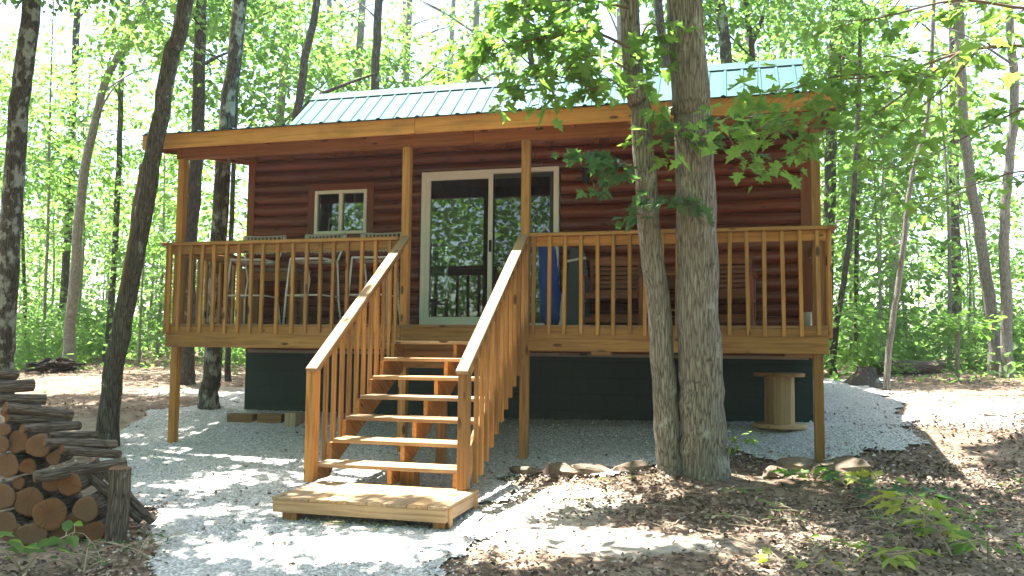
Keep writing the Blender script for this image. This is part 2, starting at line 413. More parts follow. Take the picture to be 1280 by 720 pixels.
# leaf templates: 2-D outline (x across, y from stalk to tip), faces
KITE = (np.array([(0, 0), (.30, .30), (.24, .68), (0, 1), (-.24, .68), (-.30, .30)]), [(0, 1, 2, 3), (0, 3, 4, 5)])
_h = [(.15, -.07), (.40, .00), (.33, .16), (.27, .24), (.60, .44), (.41, .52), (.20, .52), (.25, .72), (.11, .78)]
MAPLE = (np.array([(0, 0), (0, 1.04)] + _h + [(-x, y) for x, y in _h]), [(0,) + tuple(range(2, 11)) + (1,), (0, 1) + tuple(range(19, 10, -1))])
OVAL = (np.array([(0, 0), (.2, .22), (.24, .5), (.14, .8), (0, 1), (-.14, .8), (-.24, .5), (-.2, .22)]), [(0, 1, 2, 3, 4), (0, 4, 5, 6, 7)])
QUAD = (np.array([(0, 0), (.36, .45), (0, 1), (-.36, .45)]), [(0, 1, 2, 3)])
def leaf_geo(C, Nn, T, size, tpl, fold=.25, droop=.15, tint=None):
    """one leaf blade per row: C stalk end, Nn normal, T towards the tip"""
    n = len(C); tv, tf = tpl; k = len(tv)
    Nn = Nn / (np.linalg.norm(Nn, axis=1)[:, None] + 1e-9)
    T = T - Nn * np.sum(T * Nn, 1)[:, None]; T /= np.linalg.norm(T, axis=1)[:, None] + 1e-9
    S = np.cross(T, Nn)
    size = np.broadcast_to(np.asarray(size, float), (n,))
    z = fold * np.abs(tv[:, 0]) - droop * tv[:, 1] ** 2
    V = C[:, None, :] + size[:, None, None] * (S[:, None, :] * tv[None, :, 0, None] + T[:, None, :] * tv[None, :, 1, None] + Nn[:, None, :] * z[None, :, None])
    base = (np.arange(n) * k)[:, None]
    cols = []; counts = []
    for f in tf: cols.append(base + np.array(f)[None, :]); counts.append(len(f))
    F = np.concatenate(cols, 1).ravel(); cn = np.tile(counts, n)
    t = rng.random(n) if tint is None else tint
    return V.reshape(-1, 3), F, cn, np.repeat(t, k)
def join_geo(parts):
    V = []; F = []; Cn = []; T = []; b = 0
    for v, f, c, t in parts:
        V.append(v); F.append(f + b); Cn.append(c); T.append(t); b += len(v)
    return np.concatenate(V), np.concatenate(F), np.concatenate(Cn), np.concatenate(T)
def leaf_obj(name, geos, mat, parent=None, off=(0, 0, 0)):
    v, f, c, t = join_geo(geos) if isinstance(geos, list) else geos
    return link_mesh(name, v - np.array(off), f, c, mat, parent, {'tint': t})
def spray_leaves(centres, axis, rad, per, size, tpl, flat=.16, tilt=.45, tintc=None):
    """flat sprays of leaves: per leaves round each centre in a disc leaning along axis"""
    n = len(centres); C = np.repeat(centres, per, 0)
    a = rng.uniform(0, 2 * math.pi, n * per); r = np.sqrt(rng.random(n * per)) * np.repeat(np.broadcast_to(rad, (n,)), per)
    up = np.tile([0, 0, 1.0], (n, 1)) + rng.normal(0, .28, (n, 3)) + axis * .35; up /= np.linalg.norm(up, axis=1)[:, None]
    e1 = np.cross(up, [1, .3, .2]); e1 /= np.linalg.norm(e1, axis=1)[:, None]; e2 = np.cross(up, e1)
    UPr, E1, E2 = (np.repeat(q, per, 0) for q in (up, e1, e2))
    rl = E1 * np.cos(a)[:, None] + E2 * np.sin(a)[:, None]
    P = C + rl * r[:, None] + UPr * (rng.normal(0, flat, n * per) * np.repeat(np.broadcast_to(rad, (n,)), per))[:, None]
    P[:, 2] -= .25 * r ** 2
    Nn = UPr + rng.normal(0, tilt, (n * per, 3)); T = rl + np.repeat(axis, per, 0) * .6 + rng.normal(0, .5, (n * per, 3)) + np.array([0, 0, -.35])
    sz = size * rng.uniform(.45, 1.4, n * per)
    base = rng.random(n) if tintc is None else tintc
    tint = np.clip(np.repeat(base, per) * .6 + rng.random(n * per) * .4, 0, 1)
    return leaf_geo(P, Nn, T, sz, tpl, .25, .2, tint), P

exec_later = []
# ================================================================== CABIN
W, PD = 7.42, 1.68
OFF = (3.71, 1.7, -1.13)
cabin = empty('cabin', OFF)
tag(cabin, 'small red-stained log cabin with green metal roof and raised front porch', 'cabin')

def log_siding(x0, x1, z0, z1, openings, course=.155, bulge=.042):
    """half-round log courses, built in x / z with the round side towards -y"""
    mb = MB(); n = int(round((z1 - z0) / course)); h = (z1 - z0) / n
    for i in range(n):
        za, zb = z0 + i * h, z0 + (i + 1) * h; zm = (za + zb) / 2
        spans = [(x0, x1)]
        for (a, b, c, d) in openings:
            if c < zm < d:
                new = []
                for (p, q) in spans:
                    if p < a: new.append((p, min(q, a)))
                    if q > b: new.append((max(p, b), q))
                spans = [s for s in new if s[1] - s[0] > .02]
        for (p, q) in spans:
            cuts = [p]
            while q - cuts[-1] > 3.0: cuts.append(cuts[-1] + random.uniform(1.6, 2.8))
            cuts.append(q)
            for a, b in zip(cuts[:-1], cuts[1:]):
                k = 7; vs = []; gc = []
                for xx in (a + .003, b - .003):
                    for j in range(k):
                        u = j / (k - 1); y = -bulge * math.sin(math.pi * u) ** .8
                        vs.append((xx, y, za + .004 + (h - .008) * u)); gc.append((xx, u * .2, y))
                    for j in (1, 0): vs.append((xx, .06, za + (h if j else 0))); gc.append((xx, j * .2, .06))
                m = k + 2
                fs = [tuple(range(m)), tuple(range(2 * m - 1, m - 1, -1))] + [(j, m + j, m + (j + 1) % m, (j + 1) % m) for j in range(m)]
                mb.add(vs, fs, gc)
    return mb

DX0, DX1, DZ0, DZ1 = 2.586, 4.426, .03, 2.05
WX0, WX1, WZ0, WZ1 = 1.03, 1.80, 1.265, 1.865
mb = log_siding(.06, W - .05, 0.0, 2.48, [(DX0 - .02, DX1 + .02, -1, DZ1 + .01), (WX0 - .03, WX1 + .03, WZ0 - .04, WZ1 + .04)])
front = mb.build('wall', M['log_stain'], cabin, (OFF[0], OFF[1] - PD, OFF[2]))
BW = [at_Y(539, 314, 5.42), at_Y(560, 371, 5.42)]
bx0, bx1, bz0, bz1 = BW[0][0], BW[1][0], BW[1][2], BW[0][2]
def flat_wall(axis, c, a0, a1, z0, z1, hole=None, top=None):
    mb = MB(); n = 16
    for i in range(n):
        za, zb = z0 + (z1 - z0) * i / n, z0 + (z1 - z0) * (i + 1) / n
        sp = [(a0, a1)]
        if hole and hole[2] - .08 < (za + zb) / 2 < hole[3] + .08: sp = [(a0, hole[0]), (hole[1], a1)]
        for p, q in sp:
            if axis == 'x': mb.box(p, q, c, c + .07, za, zb - .001)
            else: mb.box(c, c + .07, p, q, za, zb - .001)
    return mb
flat_wall('x', 5.39, .0, W, 0, 2.48, (bx0, bx1, bz0, bz1)).build('wall', M['log_stain'], cabin, OFF)
for xx in (.0, W - .07):
    mb = flat_wall('y', xx, PD + .06, 5.38, 0, 2.2)
    mb.prism([(PD + .06, 2.201), (5.38, 2.201), (3.565, 3.76)], xx, xx + .07)
    mb.build('wall', M['log_stain'], cabin, OFF)
mb = MB(); mb.box(bx0 + .001, bx1 - .001, 5.43, 5.436, bz0, bz1); mb.build('glass', M['glass'], cabin, OFF)
mb = MB(); mb.box(.07, W - .07, PD + .07, 5.38, -.06, -.005); mb.build('floor', M['interior'], cabin, OFF)
for xx in (.0, W - .10):
    mb = MB(); mb.box(xx - .012, xx + .1, PD - .045, PD + .058, -.02, 2.47); mb.build('corner_trim', M['trim_stain'], cabin, OFF, .004)
mb = MB(); mb.box(0, W, PD + .03, 5.45, -1.75, -.33); fo = mb.build('foundation', M['block'], cabin); fo.location = (-OFF[0], -OFF[1], -OFF[2])
mb = MB(); mb.box(-.005, W + .005, PD + .02, 5.455, -.329, -.021); mb.build('sill_beam', M['trim_stain'], cabin, OFF)
mb = MB()
for i in range(5): mb.box(.08 + i * 1.46, .08 + i * 1.46 + 1.45, PD - .05, PD + .018, -.345, -.305)
mb.build('ledger', M['grey_wood'], cabin, OFF)

# window with two sashes
fr = MB(); fr.box(WX0, WX0 + .045, PD - .05, PD + .05, WZ0, WZ1); fr.box(WX1 - .045, WX1, PD - .05, PD + .05, WZ0, WZ1)
fr.box(WX0 + .045, WX1 - .045, PD - .05, PD + .05, WZ0, WZ0 + .045); fr.box(WX0 + .045, WX1 - .045, PD - .05, PD + .05, WZ1 - .045, WZ1)
xm = (WX0 + WX1) / 2; fr.box(xm - .028, xm + .028, PD - .042, PD + .04, WZ0 + .045, WZ1 - .045)
win = fr.build('window', M['white_vinyl'], cabin, OFF, .004)
for a, b, mm in ((WX0 + .045, xm - .028, 'glass_screened'), (xm + .028, WX1 - .045, 'glass')):
    mb = MB(); mb.box(a, b, PD - .012, PD - .006, WZ0 + .045, WZ1 - .045); mb.build('pane', M[mm], win, OFF)
    q = MB(); c = (a + b) / 2; zz = (WZ0 + WZ1) / 2
    q.box(c - .012, c + .012, PD - .004, PD + .008, WZ0 + .046, WZ1 - .046); q.box(a, b, PD - .003, PD + .007, zz - .012, zz + .012)
    q.build('muntin', M['white_vinyl'], win, OFF)
tr = MB()
tr.box(WX0 - .1, WX0 - .003, PD - .046, PD + .03, WZ0 - .09, WZ1 + .09); tr.box(WX1 + .003, WX1 + .1, PD - .046, PD + .03, WZ0 - .09, WZ1 + .09)
tr.box(WX0 - .003, WX1 + .003, PD - .046, PD + .03, WZ1 + .003, WZ1 + .09); tr.box(WX0 - .003, WX1 + .003, PD - .046, PD + .03, WZ0 - .09, WZ0 - .003)
tr.build('window_trim', M['trim_stain'], cabin, OFF, .003)

# sliding glass door
fr = MB(); fw = .065
fr.box(DX0, DX0 + fw, PD - .06, PD + .06, DZ0, DZ1); fr.box(DX1 - fw, DX1, PD - .06, PD + .06, DZ0, DZ1)
fr.box(DX0 + fw, DX1 - fw, PD - .06, PD + .06, DZ1 - .055, DZ1); fr.box(DX0 + fw, DX1 - fw, PD - .06, PD + .06, DZ0, DZ0 + .04)
door = fr.build('sliding_door', M['white_vinyl'], cabin, OFF, .004)
xm = 3.52
def sash(a, b, y, mat, w, nm):
    s = MB(); z0, z1 = DZ0 + .041, DZ1 - .056
    s.box(a, a + w, y, y + .035, z0, z1); s.box(b - w, b, y, y + .035, z0, z1); s.box(a + w, b - w, y, y + .035, z1 - w, z1); s.box(a + w, b - w, y, y + .035, z0, z0 + w * 1.3)
    s.build(nm, mat, door, OFF, .003)
    return (a + w, b - w, z0 + w * 1.3, z1 - w)
A = sash(DX0 + fw, xm + .04, PD - .052, M['white_vinyl'], .058, 'sash')
B = sash(xm - .03, DX1 - fw, PD - .01, M['screen'], .058, 'sash')
for (q, y, mm) in ((A, PD - .03, 'glass'), (B, PD + .01, 'glass_screened')):
    mb = MB(); mb.box(q[0], q[1], y, y + .006, q[2], q[3]); mb.build('glass', M[mm], door, OFF)
mb = MB(); mb.box(xm + .0, xm + .035, PD - .075, PD - .0525, .98, 1.13); mb.box(xm + .01, xm + .025, PD - .1, PD - .0755, 1.0, 1.11); mb.build('handle', M['black'], door, OFF, .004)

# wall lantern
p = at_Y(733, 221, PD - .06)
mb = MB(); mb.lathe([(.02, .11), (.035, .10), (.055, .06), (.05, .055), (.045, -.07), (.03, -.09), (.01, -.1)], (p[0], PD - .11, p[2]), 8); mb.box(p[0] - .03, p[0] + .03, PD - .058, PD - .04, p[2] - .08, p[2] + .1); mb.box(p[0] - .01, p[0] + .01, PD - .1, PD - .059, p[2] + .05, p[2] + .07)
mb.build('porch_lamp', M['black'], cabin, OFF)

# roofs of ribbed metal
def ribbed(x0, x1, A, B, pitch=.229, t=.014):
    mb = MB(); xs = []; x = x0
    while x < x1:
        xs += [(x, 0), (x + .075, 0), (x + .09, t), (x + .115, t), (x + .13, 0)]; x += pitch
    xs = [q for q in xs if q[0] < x1] + [(x1, 0)]
    n = len(xs); dy, dz = B[0] - A[0], B[1] - A[1]; ln = math.hypot(dy, dz); ny, nz = -dz / ln, dy / ln
    vs = []
    for y, z in (A, B):
        for (a, hh) in xs: vs.append((a, y + ny * hh, z + nz * hh))
        for (a, hh) in xs: vs.append((a, y + ny * (hh - .004), z + nz * (hh - .004)))
    fs = []
    for i in range(n - 1):
        fs += [(i, i + 1, 2 * n + i + 1, 2 * n + i), (n + i, 3 * n + i, 3 * n + i + 1, n + i + 1), (i, n + i, n + i + 1, i + 1)]
    mb.add(vs, fs); return mb
SL = .134
def prz(y): return 2.243 + SL * (y + .2)
mb = ribbed(-.285, 7.60, (-.262, prz(-.262) + .003), (2.085, prz(2.085) + .003)); mb.build('porch_roof', M['roof'], cabin, OFF)
mb = ribbed(-.06, W + .07, (2.05, 3.14 + .87 * (2.05 - 2.76)), (3.565, 3.84)); roof = mb.build('roof', M['roof'], cabin, OFF)
mb = ribbed(-.06, W + .07, (5.7, 3.84 - .87 * (5.7 - 3.565)), (3.566, 3.8395))
mb.build('roof', M['roof'], cabin, OFF)
mb = MB(); mb.prism([(3.565 - .16, 3.84 - .16 * .87 + .028), (3.565, 3.872), (3.565 + .16, 3.84 - .16 * .87 + .028), (3.565, 3.866)], -.07, W + .08, 0)
mb.build('ridge_cap', M['roof'], roof, OFF)
mb = MB()
for xx in (-.035, W + .045): mb.board((xx, 2.06, 3.14 + .87 * (2.06 - 2.76) - .1), (xx, 3.56, 3.84 - .1), .03, .14, (1, 0, 0), plumb=True)
mb.build('rake_board', M['fascia_wood'], roof, OFF)
# fascia in two lengths, rafters, beam, sheathing
mb = MB(); mb.box(-.277, 3.2, -.2, -.162, 2.074, 2.244); mb.box(3.203, 7.572, -.2, -.162, 2.074, 2.244); mb.build('fascia', M['fascia_wood'], cabin, OFF, .004)
mb = MB()
mb.box(.03, 3.8, .03, .14, 1.995, 2.145); mb.box(3.803, W - .03, .03, .14, 1.995, 2.145); mb.build('beam', M['beam_wood'], cabin, OFF, .004)
xs = [-.256, .085] + [.085 + i * .604 for i in range(1, 12)] + [W - .06, 7.55]
for xx in xs:
    mb = MB(); mb.board((xx, -.160, prz(-.16) - .105), (xx, 1.635 if 0 < xx < W else 2.07, prz(1.635 if 0 < xx < W else 2.07) - .105), .038, .14, (1, 0, 0), plumb=True)
    mb.build('rafter', M['beam_wood'], cabin, OFF, .003)
mb = MB(); vs = []
for y in (-.16, 1.64):
    for x in (-.27, 7.565):
        for d in (-.030, -.012): vs.append((x, y, prz(y) + d))
mb.add(vs, [(0, 1, 3, 2), (4, 6, 7, 5), (0, 4, 5, 1), (2, 3, 7, 6), (0, 2, 6, 4), (1, 5, 7, 3)]); mb.build('sheathing', M['beam_wood'], cabin, OFF)

# posts
PXS = [.05, 2.968, 4.345, 7.285]
for px in PXS:
    mb = MB(); ln = (random.uniform(-.006, .006)); mb.board((px + .045, .085, gz(px, .085) - .12), (px + .045 + ln, .085, 1.994), .089, .089, (1, 0, 0)); mb.build('porch_post', M['deck_wood'], cabin, OFF, .005)
# deck: rim, joists, boards
mb = MB(); mb.box(0, 3.0, 0, .038, -.273, -.002); mb.box(3.003, W, 0, .038, -.273, -.002)
mb.box(-.002, .036, .0385, PD + .01, -.273, -.002); mb.box(W - .036, W + .002, .0385, PD + .01, -.273, -.002); mb.build('rim_joist', M['deck_wood'], cabin, OFF, .004)
mb = MB()
for i in range(1, 18):
    x = i * .41
    if all(abs(x - q - .045) > .075 for q in PXS): mb.box(x - .019, x + .019, .040, PD - .06, -.262, -.031)
mb.build('joist', M['grey_wood'], cabin, OFF)
mb = MB(); y = -.012
while y < PD - .06:
    mb.box(-.012, 3.4 + random.uniform(-.6, .6), y, y + .139, -.0295, -.0005); y += .145
    q = mb.v[-1][0]; mb.box(q + .003, W + .012, y - .145, y - .006, -.0295, -.0005)
mb.build('deck_board', M['deck_grey'], cabin, OFF, .003)
for (px, py, w) in ((752, 448, 22), (1000, 446, 30)):
    p = at_Y(px, py, .30); mb = MB(); mb.box(p[0] - w / 210, p[0] + w / 210, .25, .36, -.312, -.274); mb.build('block', M['pale_wood'], cabin, OFF, .003)

# railings
def railing(xa, xb, bal_px, ypx):
    rt = MB(); rt.box(xa, xb, -.055, .10, .931, .969); r = rt.build('railing', M['deck_wood'], cabin, OFF, .005)
    s = MB(); s.box(xa + .03, xb - .01, .0005, .0385, .83, .929); s.build('sub_rail', M['deck_wood'], r, OFF, .004)
    for px in bal_px:
        x = at_Y(px, ypx, -.02)[0]; b = MB(); tl = random.uniform(-.012, .012)
        b.board((x + tl, -.019, -.10 + random.uniform(-.012, .012)), (x, -.019, .93), .037, .037, (1, 0, 0)); b.build('baluster', M['deck_wood'], r, OFF, .003)
    return r
railing(.02, 2.965, [213.5, 225.5, 239.5, 253.9, 268, 284, 299, 314.7, 329.5, 347.4, 366.8, 384, 401, 417.7, 434.9, 452.7, 469.8, 487.3], 309)
railing(4.44, W + .0, [668, 687.6, 706.6, 726.3, 746.6, 766.6, 787, 807, 827.7, 847, 868, 890, 912.3, 933, 955, 977.3, 999.6, 1021.2], 299)
for sx, xo in ((-1, 0.0), (1, W)):
    rt = MB(); x0, x1 = (xo - .075, xo + .018) if sx < 0 else (xo + .002, xo + .085)
    rt.box(x0, x1, -.055, PD - .05, .932, .970); r = rt.build('railing', M['deck_wood'], cabin, OFF, .005)
    s = MB(); a = (xo + .0005, xo + .036) if sx < 0 else (xo - .036, xo - .0005); s.box(*a, .14, PD - .05, .83, .93); s.build('sub_rail', M['deck_wood'], r, OFF, .004)
    for k in range(11):
        y = .02 + k * .152; b = MB(); b.board((xo + sx * .0205, y, -.12), (xo + sx * .0205, y, .931), .037, .037, (1, 0, 0)); b.build('baluster', M['deck_wood'], r, OFF, .003)

# staircase
SX0, SX1, RISE, RUN, Y7 = 3.065, 4.345, .178, .275, -.316
st = MB(); st.box(SX0 - .02, SX1, -.0395, -.001, -.47, -.275); stair = st.build('staircase', M['stair_wood'], cabin, OFF, .004)
for k in range(1, 8):
    z = -(8 - k) * RISE; y = Y7 - (7 - k) * RUN; mb = MB()
    mb.board((SX0 + random.uniform(-.01, .01), y + .1375, z - .018), (SX1 + random.uniform(-.004, .004), y + .1375, z - .018 + random.uniform(-.004, .004)), .27, .036, (0, 1, 0)); mb.build('tread', M['tread_wood'], stair, OFF, .005)
for x in (SX0 - .042, 3.72, SX1 - .045):
    poly = [(-.041, -RISE - .0375)]
    for k in range(7, 0, -1):
        z = -(8 - k) * RISE - .037; y = Y7 - (7 - k) * RUN + .012
        poly += [(y, z)]
        if k > 1: poly += [(y, z - RISE)]
    yb = Y7 - 6 * RUN + .012
    poly += [(yb, -1.398), (yb + .25, -1.398), (yb + .32, -1.33), (-.041, -.50)]
    mb = MB(); vs = [(xx, a, b) for xx in (x, x + .038) for a, b in poly]; n = len(poly)
    fs = [tuple(range(n - 1, -1, -1)), tuple(range(n, 2 * n))] + [(i, (i + 1) % n, n + (i + 1) % n, n + i) for i in range(n)]
    mb.add(vs, fs, [(q[1] * .84 - q[2] * .54, q[1] * .54 + q[2] * .84, q[0]) for q in vs]); mb.build('stringer', M['stair_wood'], stair, OFF)
mb = MB(); mb.box(3.765, 3.90, -1.80, -1.66, -1.62, -1.26); mb.build('stair_post', M['stair_wood'], stair, OFF, .004)
mb = MB(); mb.box(3.66, 3.748, -.62, -.53, -1.6, -.80); mb.build('stair_post', M['stair_wood'], stair, OFF, .004)
HZ0, HZ1, HY0, HY1 = -.452, .962, -2.075, -.02
def hz(y): return HZ0 + (HZ1 - HZ0) * (y - HY0) / (HY1 - HY0)
for side, xr, xn in ((-1, 3.055, 2.992), (1, 4.405, 4.362)):
    mb = MB(); mb.board((xr, HY0, HZ0), (xr, HY1 - (.0 if side < 0 else .035), HZ1 - (0 if side < 0 else .024)), .105, .038, (1, 0, 0)); mb.build('handrail', M['tread_wood'], stair, OFF, .005)
    mb = MB(); mb.box(xn, xn + .089, -2.045, -1.956, -1.3985, hz(-2.0) - .055); mb.build('newel_post', M['stair_wood'], stair, OFF, .005)
    xs_ = xr + side * (.012 if side > 0 else .03)
    mb = MB(); mb.board((xs_, -1.95, hz(-1.95) - .085), (xs_, -.045, hz(-.045) - .085), .038, .089, (1, 0, 0), plumb=True); mb.build('sub_rail', M['stair_wood'], stair, OFF, .004)
    if side > 0:
        mb = MB(); poly = None
        mb.board((xs_ + .003, -1.953, -1.398 + .18), (xs_ + .003, -.045, -1.398 + .18 + 1.908 * RISE / RUN), .038, .235, (1, 0, 0), plumb=True); mb.build('stringer', M['stair_wood'], stair, OFF, .004)
    for k in range(12):
        y = -.12 - k * .155; b = MB(); xo = xs_ + side * .0385
        zb = -RISE + (y - Y7) * RISE / RUN - .27
        b.board((xo, y, max(zb, -1.37)), (xo, y, hz(y) - .05), .036, .036, (1, 0, 0)); b.build('baluster', M['stair_wood'], stair, OFF, .003)

# low landing in front of the stairs
pl = empty('landing_platform', (3.83, -2.3, gz(3.83, -2.3)))
tag(pl, 'low plank landing platform on short feet at the foot of the stairs', 'platform')
PO = tuple(pl.location)
mb = MB(); x = 3.105
while x < 4.50:
    mb.box(x, min(x + .155, 4.52), -2.735, -1.93, -1.424, -1.3995); x += .159
mb.build('top_board', M['tread_wood'], pl, PO, .003)
mb = MB(); mb.box(3.11, 4.515, -2.728, -2.69, -1.516, -1.4245); mb.box(3.11, 3.148, -2.689, -1.94, -1.516, -1.4245); mb.box(4.477, 4.515, -2.689, -1.94, -1.516, -1.4245); mb.build('skirt', M['tread_wood'], pl, PO, .004)
for x, y in ((3.17, -2.68), (4.40, -2.68), (3.17, -2.05), (4.40, -2.05)):
    mb = MB(); mb.box(x, x + .12, y, y + .1, gz(x, y) - .05, -1.426); mb.build('foot', M['stair_wood'], pl, PO, .003)
# ================================================================== THINGS ON AND UNDER THE PORCH
def make_stool():
    r = empty('bar_stool'); f = MB(); t = .0125
    for sx in (-1, 1):
        f.tube([(sx * .215, -.20, .82), (sx * .235, -.235, .42), (sx * .25, -.26, 0.0)], t, 8)
    f.build('front_leg', M['white_metal'], r, smooth=True)
    f = MB()
    for sx in (-1, 1):
        f.tube([(sx * .27, .26, 1.16), (sx * .255, .22, .96), (sx * .215, .19, .82), (sx * .205, .24, .60), (sx * .225, .22, .35), (sx * .25, .27, 0)], t, 8)
    f.build('rear_leg', M['white_metal'], r, smooth=True)
    f = MB()
    for (a, b) in (((-.215, -.2, .82), (.215, -.2, .82)), ((-.215, .19, .82), (.215, .19, .82)), ((-.215, -.2, .82), (-.215, .19, .82)), ((.215, -.2, .82), (.215, .19, .82))): f.tube([a, b], t, 8)
    f.build('seat_frame', M['white_metal'], r, smooth=True)
    f = MB()
    for (a, b) in (((-.237, -.238, .37), (.237, -.238, .37)), ((-.237, -.238, .37), (-.225, .225, .37)), ((.237, -.238, .37), (.225, .225, .37))): f.tube([a, b], .010, 8)
    f.build('foot_rail', M['white_metal'], r, smooth=True)
    f = MB(); n = 8
    for i in range(n):
        y0, y1 = -.195 + i * .048, -.195 + i * .048 + .046; z = .815 - .035 * math.sin(math.pi * (i + .5) / n)
        f.box(-.205, .205, y0, y1, z - .006, z)
    f.build('seat', M['sling'], r)
    f = MB(); n = 11
    def bk(u, z): return (-.29 + .58 * u, .26 - .045 * math.sin(math.pi * u) + .0, z - .018 * math.sin(math.pi * u))
    for z, h in ((1.178, .018), (1.118, .018), (1.0, .08)):
        for i in range(n): f.board(bk(i / n, z), bk((i + 1) / n, z), h, .012, (0, 0, 1))
    for i in range(n + 1): f.board(bk(i / n, .95), bk(i / n, 1.17), .022, .010, (1, 0, 0))
    f.build('backrest', M['sling'], r)
    return r
G_ST = 'white bar stools lined up behind the porch rail'
stool = make_stool()
sp = [((.66, .80, 0), .10, 'white metal bar stool nearest the left end of the porch'),
      ((1.50, .80, 0), -.04, 'white metal bar stool below the small white window'),
      ((2.32, .80, 0), .06, 'white metal bar stool beside the stair opening, right of the small window')]
for i, (l, a, lab) in enumerate(sp):
    o = stool if i == 0 else copy_tree(stool)
    o.location = l; o.rotation_euler.z = a; tag(o, lab, 'bar stool', G_ST)
r = empty('bar_table', (.62, 1.36, 0)); tag(r, 'rough brown wooden bar table behind the stools in the porch corner', 'table')
mb = MB()
for i in range(3): mb.box(-.42, .42, -.22 + i * .147, -.22 + i * .147 + .143, .725, .765)
mb.build('tabletop', M['grey_wood'], r, bevel=.004)
for x in (-.36, .36):
    for y in (-.16, .16):
        mb = MB(); mb.box(x - .045, x + .045, y - .045, y + .045, 0, .7245); mb.build('leg', M['deck_grey'], r, bevel=.004)
mb = MB(); mb.box(-.3145, .3145, -.175, -.145, .63, .72); mb.box(-.3145, .3145, .145, .175, .63, .72); mb.build('apron', M['deck_grey'], r)

def make_glider():
    r = empty('glider_chair')
    f = MB()
    for i in range(6): f.box(-.30, .30, -.24 + i * .078, -.24 + i * .078 + .066, .385, .405)
    f.box(-.30, .30, -.262, -.242, .335, .40); f.build('seat', M['bench_wood'], r, bevel=.003)
    f = MB()
    for i in range(6):
        z = .45 + i * .055; y = .215 + (z - .40) * .22
        f.board((-.30, y, z), (.30, y, z), .038, .018, (0, .2, 1))
    y = .215 + .40 * .22; k = 12
    vs = []
    for yy in (y - .012, y + .012):
        vs += [(-.31, yy, .765)] + [(-.31 + .62 * i / k, yy, .83 + .05 * math.sin(math.pi * i / k)) for i in range(k + 1)] + [(.31, yy, .765)]
    n = k + 3
    f.add(vs, [tuple(range(n)), tuple(range(2 * n - 1, n - 1, -1))] + [(i, n + i, n + (i + 1) % n, (i + 1) % n) for i in range(n)])
    for sx in (-1, 1): f.board((sx * .285, .21, .40), (sx * .285, .305, .78), .035, .03, (1, 0, 0))
    f.build('backrest', M['bench_wood'], r, bevel=.002)
    for sx in (-1, 1):
        f = MB(); f.box(sx * .335 - .045, sx * .335 + .045, -.30, .27, .585, .607); f.build('armrest', M['bench_wood'], r, bevel=.004)
        for yy in (-.24, .22):
            f = MB(); f.board((sx * .33, yy, .07), (sx * .33, yy, .584), .04, .06, (1, 0, 0)); f.build('leg', M['bench_wood'], r, bevel=.003)
        f = MB(); f.box(sx * .33 - .02, sx * .33 + .02, -.33, .33, 0.0, .0695); f.box(sx * .33 - .019, sx * .33 + .019, -.209, .189, .30, .34); f.build('base_runner', M['bench_wood'], r, bevel=.003)
    f = MB(); f.box(-.309, .309, -.03, .03, .10, .16); f.box(-.309, .309, -.21, -.17, .06, .12); f.build('stretcher', M['bench_wood'], r, bevel=.003)
    return r
gl = make_glider(); G_GL = 'red-brown wooden glider chairs on the right of the porch'
for i, (l, a, lab) in enumerate((((5.17, 1.24, 0), .06, 'red-brown slatted wooden glider chair beside the grey folded chair'), ((6.42, 1.24, 0), -.08, 'red-brown slatted wooden glider chair behind the thick tree trunk'))):
    o = gl if i == 0 else copy_tree(gl); o.location = l; o.rotation_euler.z = a; tag(o, lab, 'glider chair', G_GL)
r = empty('side_table', (5.80, 1.22, 0)); tag(r, 'small brown side table between the two glider chairs', 'side table')
f = MB()
for i in range(4): f.box(-.2, .2, -.17 + i * .086, -.17 + i * .086 + .08, .60, .622)
f.build('tabletop', M['deck_wood'], r, bevel=.003)
for x in (-.16, .16):
    for y in (-.12, .12): f = MB(); f.box(x - .02, x + .02, y - .02, y + .02, 0, .5995); f.build('leg', M['deck_wood'], r)
f = MB(); f.box(-.139, .139, -.13, .13, .2, .22); f.build('shelf', M['deck_wood'], r)

r = empty('folded_parasol', (4.42, 1.12, 0)); tag(r, 'blue folded fabric parasol standing beside the glass door', 'parasol')
f = MB(); P = np.array([(.06, -.05, .03), (.02, .0, .35), (-.03, .08, .7), (-.08, .2, 1.02), (-.11, .26, 1.17)])
f.tube(smooth_path(P, 22), np.interp(np.linspace(0, 1, 22), [0, .15, .5, .8, .92, 1], [.085, .125, .115, .075, .06, .055]), 14, True, .22); f.build('canopy', M['blue_cloth'], r, smooth=True)
f = MB(); f.tube([P[0] - (0, 0, .03), P[-1] + (-.005, .01, .06)], .018, 8); f.build('pole', M['pale_wood'], r)
r = empty('folded_chair', (4.74, 1.08, 0)); tag(r, 'dark grey folded camp chair with pale strap leaning beside the blue parasol', 'folded chair')
f = MB(); vs = []
for yy, s in ((-.05, 1), (.09, .9)):
    for x, z in ((-.16, 0), (.17, 0), (.17, .35), (.10, .75), (.04, .97), (-.12, .99), (-.13, .55)): vs.append((x * s, yy + z * .32, z))
f.add(vs, [tuple(range(6, -1, -1)), tuple(range(7, 14))] + [(i, (i + 1) % 7, 7 + (i + 1) % 7, 7 + i) for i in range(7)]); f.build('fabric', M['grey_cloth'], r, bevel=.02)
f = MB(); f.board((-.135, .19, .80), (.10, .19, .84), .028, .02, (0, .3, 1)); f.build('strap', M['pale_cloth'], r)
f = MB(); f.board((-.165, -.06, 0.005), (-.152, .07, .40), .035, .012, (1, 0, 0)); f.build('frame_edge', M['pale_cloth'], r)
r = empty('tin_bucket', (7.29, .62, 0)); tag(r, 'small pale tin bucket on the porch floor by the right corner post', 'bucket')
f = MB(); f.lathe([(.042, 0), (.055, .15), (.058, .152), (.058, .158), (.05, .158), (.04, .02)], n=20); f.build('body', M['tin'], r, smooth=False)
